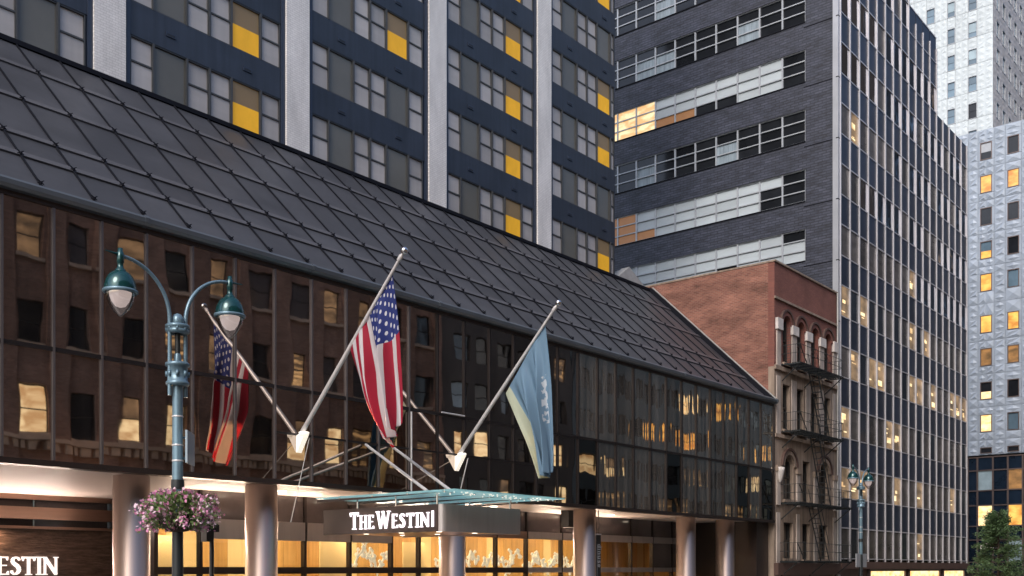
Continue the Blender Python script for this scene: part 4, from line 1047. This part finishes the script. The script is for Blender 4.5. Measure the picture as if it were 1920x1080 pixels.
# street front
mx0, mp_ = DX + .2, 1.5
tops = [E + 60] * 8 + [E + 38.0] * 4 + [E + 33.3] * 5
TOPS = [min(t, DB + DS * 7) for t in tops]
SW = 1.85
rc = random.Random(21)
piece('interior', 'dark_int', dt, mx0, mx0 + 8 * mp_, BY + .3, 55, .15, DTOP)
piece('interior', 'dark_int', dt, mx0 + 8 * mp_, mx0 + 12 * mp_, BY + .3, 55, .15, E + 37.9)
piece('interior', 'dark_int', dt, mx0 + 12 * mp_, mx0 + 17 * mp_, BY + .3, 55, .15, E + 33.2)
litrow = {-3: .6, -1: .5, 0: .3, 1: .1, -2: .06, -4: .1, 2: .06, 3: .05}
for i in range(18):
    x = mx0 + mp_ * i; t = TOPS[min(i, 16)] if i < 17 else TOPS[16]
    if i in (8, 12): t = TOPS[i - 1]
    piece('mullion', 'alu', dt, x - .055, x + .055, BY - .09, BY + .1, E + .42, t)
    if i == 17: break
    for k in range(-4, 7):
        zb = DB + DS * k; zt = zb + SW; ztop = min(zb + DS, TOPS[i])
        if zb > TOPS[i] - .5: break
        if k == 5 and i >= 8: ztop = TOPS[i]
        a, b = x + .055, x + mp_ - .055
        rr = rc.random(); p = litrow.get(k, .05)
        if k == -3 and i > 12: p = .25
        if k == -1 and i > 9: p = .3
        if k in (1, 2, 3) and i >= 9: gm = 'cw_glass' if rr < .75 else 'cw_grey'
        elif rr < p: gm = 'lit_room'
        elif rr < p + (1 - p) * .45: gm = 'cw_grey'
        elif k >= 2: gm = 'cw_glass'
        else: gm = 'cw_dark' if rr < .8 else 'cw_grey'
        if k == 5 and i >= 8: gm = 'cw_glass'
        g = piece('window_pane', gm, dt, a, b, BY, BY + .03, zb + .06, zt)
        g.rotation_euler = (R(rc.gauss(0, .15)), 0, R(rc.gauss(0, .25)))
        if gm == 'lit_room':
            for q in range(rc.choice((1, 2, 2, 3))):
                lz = zb + rc.uniform(.25, 1.35); la = a + rc.uniform(.08, .6); lb = min(b - .05, la + rc.uniform(.25, .75)); lh = rc.choice((.05, .08, .2, .35))
                piece('ceiling_lamp', rc.choice(('lit', 'lit_cream', 'lit_cream')), g, la, lb, BY - .012, BY - .004, lz, min(lz + lh, zt - .05))
        piece('spandrel_panel', 'sp_navy', dt, a, b, BY - .02, BY + .03, zt + .06, ztop)
        piece('transom', 'alu', dt, a, b, BY - .05, BY + .05, zt, zt + .07); piece('transom', 'alu', dt, a, b, BY - .05, BY + .05, zb, zb + .06)
piece('base_fascia', 'base_brown', dt, DX, mx0 + 17 * mp_, BY - .25, BY + .2, E - .02, E + .42)
for a, b in ((1630, 1695), (1704, 1760), (1768, 1806)):
    xa_, xb_ = XatY(a, BY), XatY(b, BY)
    fr_ = frame_rect(xa_ - .15, xb_ + .15, .3, E - .02, .15, BY - .1, BY + .1).build('shop_window', 'bronze_frame', dt)
    piece('pane', 'lit', fr_, xa_, xb_, BY, BY + .03, .45, E - .17)
piece('shop_wall', 'base_brown', dt, DX, mx0 + 17 * mp_, BY + .12, BY + .25, .15, E - .03)

# ------------------------------------------------------------------ embossed steel building at the end of the street
def relief(w, h, seed, depth=.08):
    """pressed metal panel: a flat sheet with crisp pyramids and lozenges standing out"""
    b = MB(); b.add([(0, -w / 2, -h / 2), (0, w / 2, -h / 2), (0, w / 2, h / 2), (0, -w / 2, h / 2)], [(0, 1, 2, 3)])
    n = max(1, int(round(h / .8))); k = max(1, int(round(w / 1.0))); ch = h / n; cw = w / k
    def pyr(pts, ay, az, d):
        vs = [(-.004, y, z) for y, z in pts] + [(-d, ay, az)]
        b.add(vs, [(q, (q + 1) % len(pts), len(pts)) for q in range(len(pts))])
    for j in range(n):
        for i in range(k):
            y0 = -w / 2 + cw * i; z0 = -h / 2 + ch * j; m = .06
            A, B, C, D = (y0 + m, z0 + m), (y0 + cw - m, z0 + m), (y0 + cw - m, z0 + ch - m), (y0 + m, z0 + ch - m)
            t = (i + j + seed) % 3
            if t == 0: pyr([A, B, C, D], y0 + cw * .5, z0 + ch * .5, depth)
            elif t == 1: pyr([A, B, D], y0 + cw * .3, z0 + ch * .3, depth); pyr([(B[0], B[1] + .08), C, (D[0] + .08, D[1])], y0 + cw * .72, z0 + ch * .72, depth * .7)
            else: pyr([(y0 + cw * .5, A[1]), (B[0], z0 + ch * .5), (y0 + cw * .5, C[1]), (A[0], z0 + ch * .5)], y0 + cw * .5, z0 + ch * .5, depth)
    return b
def panel(name, mname, parent, X, y0, y1, z0, z1, seed, depth=.075, swap=False):
    w, h = abs(y1 - y0), z1 - z0; key = ('rel', mname, round(w, 2), round(h, 2), seed % 4, swap)
    if key not in _cache:
        b = relief(round(w, 2) - .04, round(h, 2) - .04, seed % 4 + int(w * 10), depth)
        if swap: b.v = [(y, x, z) for x, y, z in b.v]
        me = b.mesh(name, recalc=False); me.materials.append(M[mname]); _cache[key] = me
    c = (X, (y0 + y1) / 2, (z0 + z1) / 2) if not swap else ((y0 + y1) / 2, X, (z0 + z1) / 2)
    return link(name, _cache[key], None, parent, c)
sb = thing('steel_building', 'blue grey embossed steel block with amber lit windows above a dark glass base', 'office building', (118, 28, .15))
SX = 112.0
strips = [1796, 1816, 1834, 1864, 1885, 1915, 1936]
ys = [YatX(p, SX) for p in strips]
def zx(px, py): return onX(px, py, SX).z
ztop_ = zx(1864, 238)
rows_y = [266, 328, 389, 452, 513, 591, 653, 716, 777]
wz = [(zx(1850, y + 33), zx(1850, y)) for y in rows_y] + [(zx(1850, 850), zx(1850, 839))]
zbase = zx(1850, 853)
bounds = [ztop_] + [(wz[i][0] + wz[i + 1][1]) / 2 for i in range(len(wz) - 1)] + [zbase]
piece('core', 'emboss', sb, SX + .12, SX + 40, 18.0, ys[0], zbase - .0, ztop_ - .05)
piece('base_core', 'dark_int', sb, SX + .3, SX + 40, 18.0, ys[0], .15, zbase)
lit1 = ['half', 'lit_amber', 'dglass', 'halflit', 'lit_amber', 'lit_amber', 'lit_brown', 'lit_low', 'lit', 'dglass']
lit2 = ['dglass_l', 'lit_amber', 'dglass', 'dglass', 'blue_glass', 'lit_amber', 'lit_brown', 'dglass', 'blue_glass', 'dglass']
for i in range(len(ys) - 1):
    y1, y0 = ys[i], ys[i + 1]
    iswin = i in (2, 4)
    for r_ in range(len(bounds) - 1):
        zt, zb = bounds[r_], bounds[r_ + 1]
        if not iswin:
            panel('embossed_panel', 'emboss', sb, SX, y0, y1, zb, zt, i * 7 + r_ * 3); continue
        w0, w1 = wz[r_]
        cy = (y0 + y1) / 2; hw = (y1 - y0) * .37
        panel('embossed_panel', 'emboss', sb, SX, y0, y1, w1, zt, i + r_)
        if r_ + 1 < len(bounds) - 0 and zb < w0 - .1: panel('embossed_panel', 'emboss', sb, SX, y0, y1, zb, w0, i + r_ + 1)
        piece('jamb', 'emboss', sb, SX, SX + .1, y0 + .01, cy - hw, w0, w1); piece('jamb', 'emboss', sb, SX, SX + .1, cy + hw, y1 - .01, w0, w1)
        win = frame_rect(cy - hw, cy + hw, w0, w1, .08, SX - .04, SX + .1, fYZ).build('window', 'bronze_frame', sb)
        kind = (lit1 if i == 2 else lit2)[r_]
        if kind in ('half', 'halflit', 'lit_low'):
            zm = w0 + (w1 - w0) * .45
            piece('pane', {'half': 'sign_grey', 'halflit': 'blue_glass', 'lit_low': 'dglass'}[kind], win, SX + .05, SX + .08, cy - hw + .08, cy + hw - .08, zm, w1 - .08)
            piece('pane', {'half': 'dglass', 'halflit': 'lit_amber', 'lit_low': 'lit'}[kind], win, SX + .06, SX + .09, cy - hw + .08, cy + hw - .08, w0 + .08, zm - .004)
        else:
            piece('pane', 'dglass' if kind == 'dglass_l' else kind, win, SX + .05, SX + .08, cy - hw + .08, cy + hw - .08, w0 + .08, w1 - .08)
# dark glass base with bronze bars
bpx_ = [1796, 1814, 1832, 1861, 1889, 1917, 1946]
by_ = [YatX(p, SX) for p in bpx_]
bz = [zx(1860, y) for y in (856, 881, 919, 947, 986, 1012, 1054, 1075)]
bcode = {(1, 2): 'pale', (1, 4): 'lit_brown', (3, 2): 'lit', (3, 4): 'lit_amber', (5, 4): 'pale'}
for r_ in range(len(bz) - 1):
    piece('base_bar', 'bronze_frame', sb, SX + .1, SX + .3, by_[-1], by_[0], bz[r_] - .06, bz[r_] + .06)
    for i in range(len(by_) - 1):
        gm = bcode.get((r_, i), 'navy_glass'); gm = 'pale_blue_glass' if gm == 'pale' else gm
        piece('glass_pane', gm, sb, SX + .18, SX + .21, by_[i + 1] + .08, by_[i] - .08, bz[r_ + 1] + .06, bz[r_] - .06)
for i in range(len(by_)):
    piece('base_post', 'bronze_frame', sb, SX + .08, SX + .28, by_[i] - .08, by_[i] + .08, bz[-1], bz[0] - .06)
ns = thing('shop_sign', 'small glowing white shop lettering behind the conifer', 'sign', onX(1848, 1030, SX + .1))
pq = onX(1838, 1030, SX)
def emit_n(ch, polys):
    b = MB()
    for i, p in enumerate(polys): b.prism(p, lambda a, z, d: (d, pq.y - a, pq.z + z), SX - .02 - .001 * i, SX + .05)
    b.build('letter', 'letter_w', ns)
word('nAC', 0, .62, 0, .08, emit_n)

# tall pale tower behind it
pt = thing('pale_tower', 'tall pale embossed tower rising behind the dark tower', 'tower', (160, 50, .15))
PX, PYs = 145.0, YatX(1862, 145.0)
colpx = [1698, 1714, 1737, 1753, 1776, 1791, 1815, 1832, 1862]
cy_ = [YatX(p, PX) for p in colpx]
c0 = onX(1823, 223, PX).z; PP = 3.62; PH = 2.1
ptop = c0 + PP * 6.4; pbot = c0 - PP * 2.9
piece('core', 'emboss_up', pt, PX + .25, PX + 40, PYs + .25, 70, .15, ptop + 2)
rr = random.Random(4)
def pale_window(X, y0, y1, z0, z1, parent, swap, gm):
    fn = (lambda a, b, d: (a, d, b)) if swap else fYZ
    w = frame_rect(y0, y1, z0, z1, .07, X - .05, X + .2, fn).build('window', 'sign_grey', parent)
    zm = z0 + (z1 - z0) * (.35 if gm == 'pale_blue_glass' else .5)
    for a, b, m_ in ((zm + .03, z1 - .07, gm), (z0 + .07, zm - .03, gm if gm != 'pale_blue_glass' else 'blue_glass')):
        if swap: piece('pane', m_, w, y0 + .07, y1 - .07, X + .1, X + .14, a, b)
        else: piece('pane', m_, w, X + .1, X + .14, y0 + .07, y1 - .07, a, b)
for i in range(len(cy_) - 1):
    y1, y0 = cy_[i], cy_[i + 1]
    for r_ in range(-3, 7):
        z = c0 + PP * r_
        if i in (2, 4, 6):
            panel('embossed_panel', 'emboss_up', pt, PX, y0, y1, z + PH, z + PP, i + r_ + 8, .05)
            gm = rr.choice(['blue_glass', 'pale_blue_glass', 'blue_glass']);
            if r_ == 0 and i == 6: gm = 'dglass'
            pale_window(PX, y0, y1, z, z + PH, pt, False, gm)
        else:
            panel('embossed_panel', 'emboss_up', pt, PX, y0, y1, z, z + PP, i * 3 + r_ + 9, .05)
x = PX; k = 0
while x < PX + 26:
    for r_ in range(-3, 7):
        z = c0 + PP * r_
        panel('embossed_panel', 'emboss_warmlit', pt, PYs, x, x + 1.5, z, z + PP, k + r_ + 5, .05, True)
        panel('embossed_panel', 'emboss_warmlit', pt, PYs, x + 1.5, x + 3.0, z + PH, z + PP, k + r_ + 6, .05, True)
        pale_window(PYs, x + 1.5, x + 3.0, z, z + PH, pt, True, rr.choice(['blue_glass', 'blue_glass', 'pale_blue_glass']))
    x += 3.0; k += 1

# ------------------------------------------------------------------ conifer on the far pavement
tb = onY(1872, 1066, 20.0); TXc = tb.x; s_ = 20.0 / ray(1872)[1]
tr = thing('conifer_tree', 'small dark green conifer standing on the far pavement corner', 'tree', (TXc, 20, .15))
TH = E + (HOR - 955) * s_
MB().tube([(TXc, 20, .15), (TXc + .03, 20, TH * .5), (TXc, 20, TH - .3)], [.12, .08, .02], 8).build('trunk', 'bark', tr)
rt = random.Random(12)
limbs = MB(); tips = []
for k in range(150):
    h = 1.2 + (TH - 1.4) * (k / 150) ** .9; f = 1 - (h - 1.0) / (TH - .8)
    L_ = (.35 + 2.5 * f ** .8) * rt.uniform(.5, 1.15); a = rt.uniform(0, 2 * math.pi)
    p0 = Vector((TXc, 20, h)); p1 = p0 + Vector((math.cos(a) * L_, math.sin(a) * L_, rt.uniform(-.1, .3) * L_))
    limbs.tube([p0, p1], [.025, .008], 4, False); tips.append((p0, p1))
limbs.build('limbs', 'bark', tr)
vs = []; fs = []
for p0, p1 in tips:
    for q in range(95):
        f = rt.uniform(.15, 1.05) ** .7; c = p0.lerp(p1, f) + Vector((rt.gauss(0, .09), rt.gauss(0, .09), rt.gauss(-.03, .08)))
        d = ((p1 - p0).normalized() + Vector((rt.gauss(0, .6), rt.gauss(0, .6), rt.gauss(-.1, .5)))).normalized()
        a = Vector((rt.uniform(-1, 1), rt.uniform(-1, 1), rt.uniform(-1, 1))); b = d.cross(a)
        if b.length < .1: continue
        b = b.normalized() * .022; e = d * rt.uniform(.12, .22)
        k = len(vs); vs += [c - b, c + e * .5 - b * 1.6, c + e, c + e * .5 + b * 1.6]; fs.append((k, k + 1, k + 2, k + 3))
cr = MB(); cr.add(vs, fs); cr.build('crown', 'leaf', tr, recalc=False)

# ------------------------------------------------------------------ the other side of the street (seen only in the mirror glass)
OY = -6.0
def opposite(name, label, x0, x1, top_, wall_m, pitch, ww, rows, rnd, prob, trims=True):
    o = thing(name, label, 'building', ((x0 + x1) / 2, OY - 3, .15))
    holes = []; wins = []
    n = int((x1 - x0 - .6) / pitch); off = (x1 - x0 - n * pitch) / 2
    for (z0, z1, pl_, pd) in rows:
        for k in range(n):
            a = x0 + off + pitch * (k + .5) - ww / 2; holes.append(rect(a, a + ww, z0, z1)); wins.append((a, a + ww, z0, z1, pl_, pd))
    # front in one storey band each, so that every band keeps few holes
    zs = [.15] + [(rows[i][1] + rows[i + 1][0]) / 2 for i in range(len(rows) - 1)] + [top_]
    for i, (z0, z1, _, _) in enumerate(rows):
        hs = [h for h in holes if abs(h[0][1] - z0) < .01]
        MB().wall(rect(x0, x1, zs[i], zs[i + 1]), hs, fXZ, OY, OY - .4).build('front', wall_m, o)
    piece('core', 'dark_int', o, x0, x1, OY - 14, OY - .5, .15, top_)
    for (a, b, z0, z1, pl_, pd) in wins:
        fr = frame_rect(a, b, z0, z1, .07, OY - .3, OY - .2, fXZ, bars=[(z0 + z1) / 2])
        w = fr.build('window', 'win_wood', o)
        gm = rnd.choice(pl_) if rnd.random() < pd else 'win_dark'
        g2 = 'lit_room' if gm == 'lit_cream' and rnd.random() < .4 else gm
        piece('pane', g2, w, a + .07, b - .07, OY - .27, OY - .24, (z0 + z1) / 2 + .03, z1 - .07)
        piece('pane', gm, w, a + .07, b - .07, OY - .25, OY - .22, z0 + .07, (z0 + z1) / 2 - .03)
        if trims: piece('sill', 'opp_stone', w, a - .15, b + .15, OY - .2, OY + .16, z0 - .2, z0)
    if trims:
        for k in range(n + 1):
            a = x0 + off + pitch * k; piece('pilaster', wall_m, o, a - .55, a + .55, OY, OY + .22, .15, top_ - 1)
        for k in range(int((x1 - x0) / .6)): piece('corbel', 'opp_stone', o, x0 + .1 + k * .6, x0 + .45 + k * .6, OY, OY + .34, E + 6.3, E + 6.75)
        piece('ledge', 'opp_stone', o, x0, x1, OY, OY + .42, E + 6.78, E + 7.0)
        piece('cornice', 'opp_stone', o, x0, x1, OY, OY + .7, top_ - 1, top_)
    return o
ro = random.Random(31)
lw = ['lit', 'lit', 'lit']
opposite('brown_brick_building', 'brown brick building with lit lower windows, mirrored in the bronze glass', -12, 57, E + 26, 'opp_brick', 2.95, 1.4,
         [(E + .5, E + 4.2, ['lit_brown', 'lit_soft'], .5), (E + 7.2, E + 9.7, ['lit_cream', 'lit_cream', 'lit_soft'], .85), (E + 12.0, E + 14.3, ['lit_brown', 'lit_room', 'grey_glass', 'lit_soft'], .6), (E + 16.6, E + 18.8, ['lit_room', 'grey_glass'], .5), (E + 21, E + 23, ['lit_soft'], .15)], ro, 1)
opposite('dark_stone_building', 'dark stone building with scattered lit windows, mirrored in the bronze glass', 57.2, 74, E + 34, 'opp_dark', 2.5, 1.5,
         [(E + .8, E + 3.4, ['lit_soft', 'lit'], .3), (E + 5.2, E + 7.2, ['lit_soft', 'lit_cream'], .5), (E + 8.9, E + 10.9, ['lit_cream', 'lit_soft'], .4), (E + 12.6, E + 14.6, ['lit_soft', 'pale_blue_glass'], .3), (E + 16.3, E + 18.3, ['lit_soft', 'pale_blue_glass'], .35), (E + 20, E + 22, ['pale_blue_glass', 'lit_soft'], .3), (E + 23.7, E + 25.7, ['lit_soft'], .2)], ro, 1, False)
opposite('teal_grey_building', 'teal grey panelled building with yellow lit windows, mirrored in the bronze glass', 74.2, 140, E + 40, 'opp_teal', 3.6, 2.4,
         [(E + 1, E + 3.4, ['lit_soft', 'lit'], .4), (E + 5.2, E + 7.2, ['lit_soft'], .3), (E + 8.6, E + 10.4, ['lit_soft', 'lit_cream'], .35), (E + 12.6, E + 14.4, ['lit_amber'], .25), (E + 16.3, E + 18.2, ['lit_amber', 'lit'], .15), (E + 20, E + 22, ['lit_amber'], .2), (E + 24, E + 26, ['pale_blue_glass', 'lit_amber'], .3), (E + 28, E + 30, ['pale_blue_glass'], .4)], ro, 1, False)

opposite('far_dark_block', 'tall dark block further down the street, mirrored in the mullioned tower', 146, 330, E + 95, 'opp_dark', 7.0, 3.2,
         [(E + 2 + 9.5 * k, E + 6 + 9.5 * k, ['pale_blue_glass', 'lit_soft', 'pale_blue_glass'], .25) for k in range(9)], ro, 1, False)
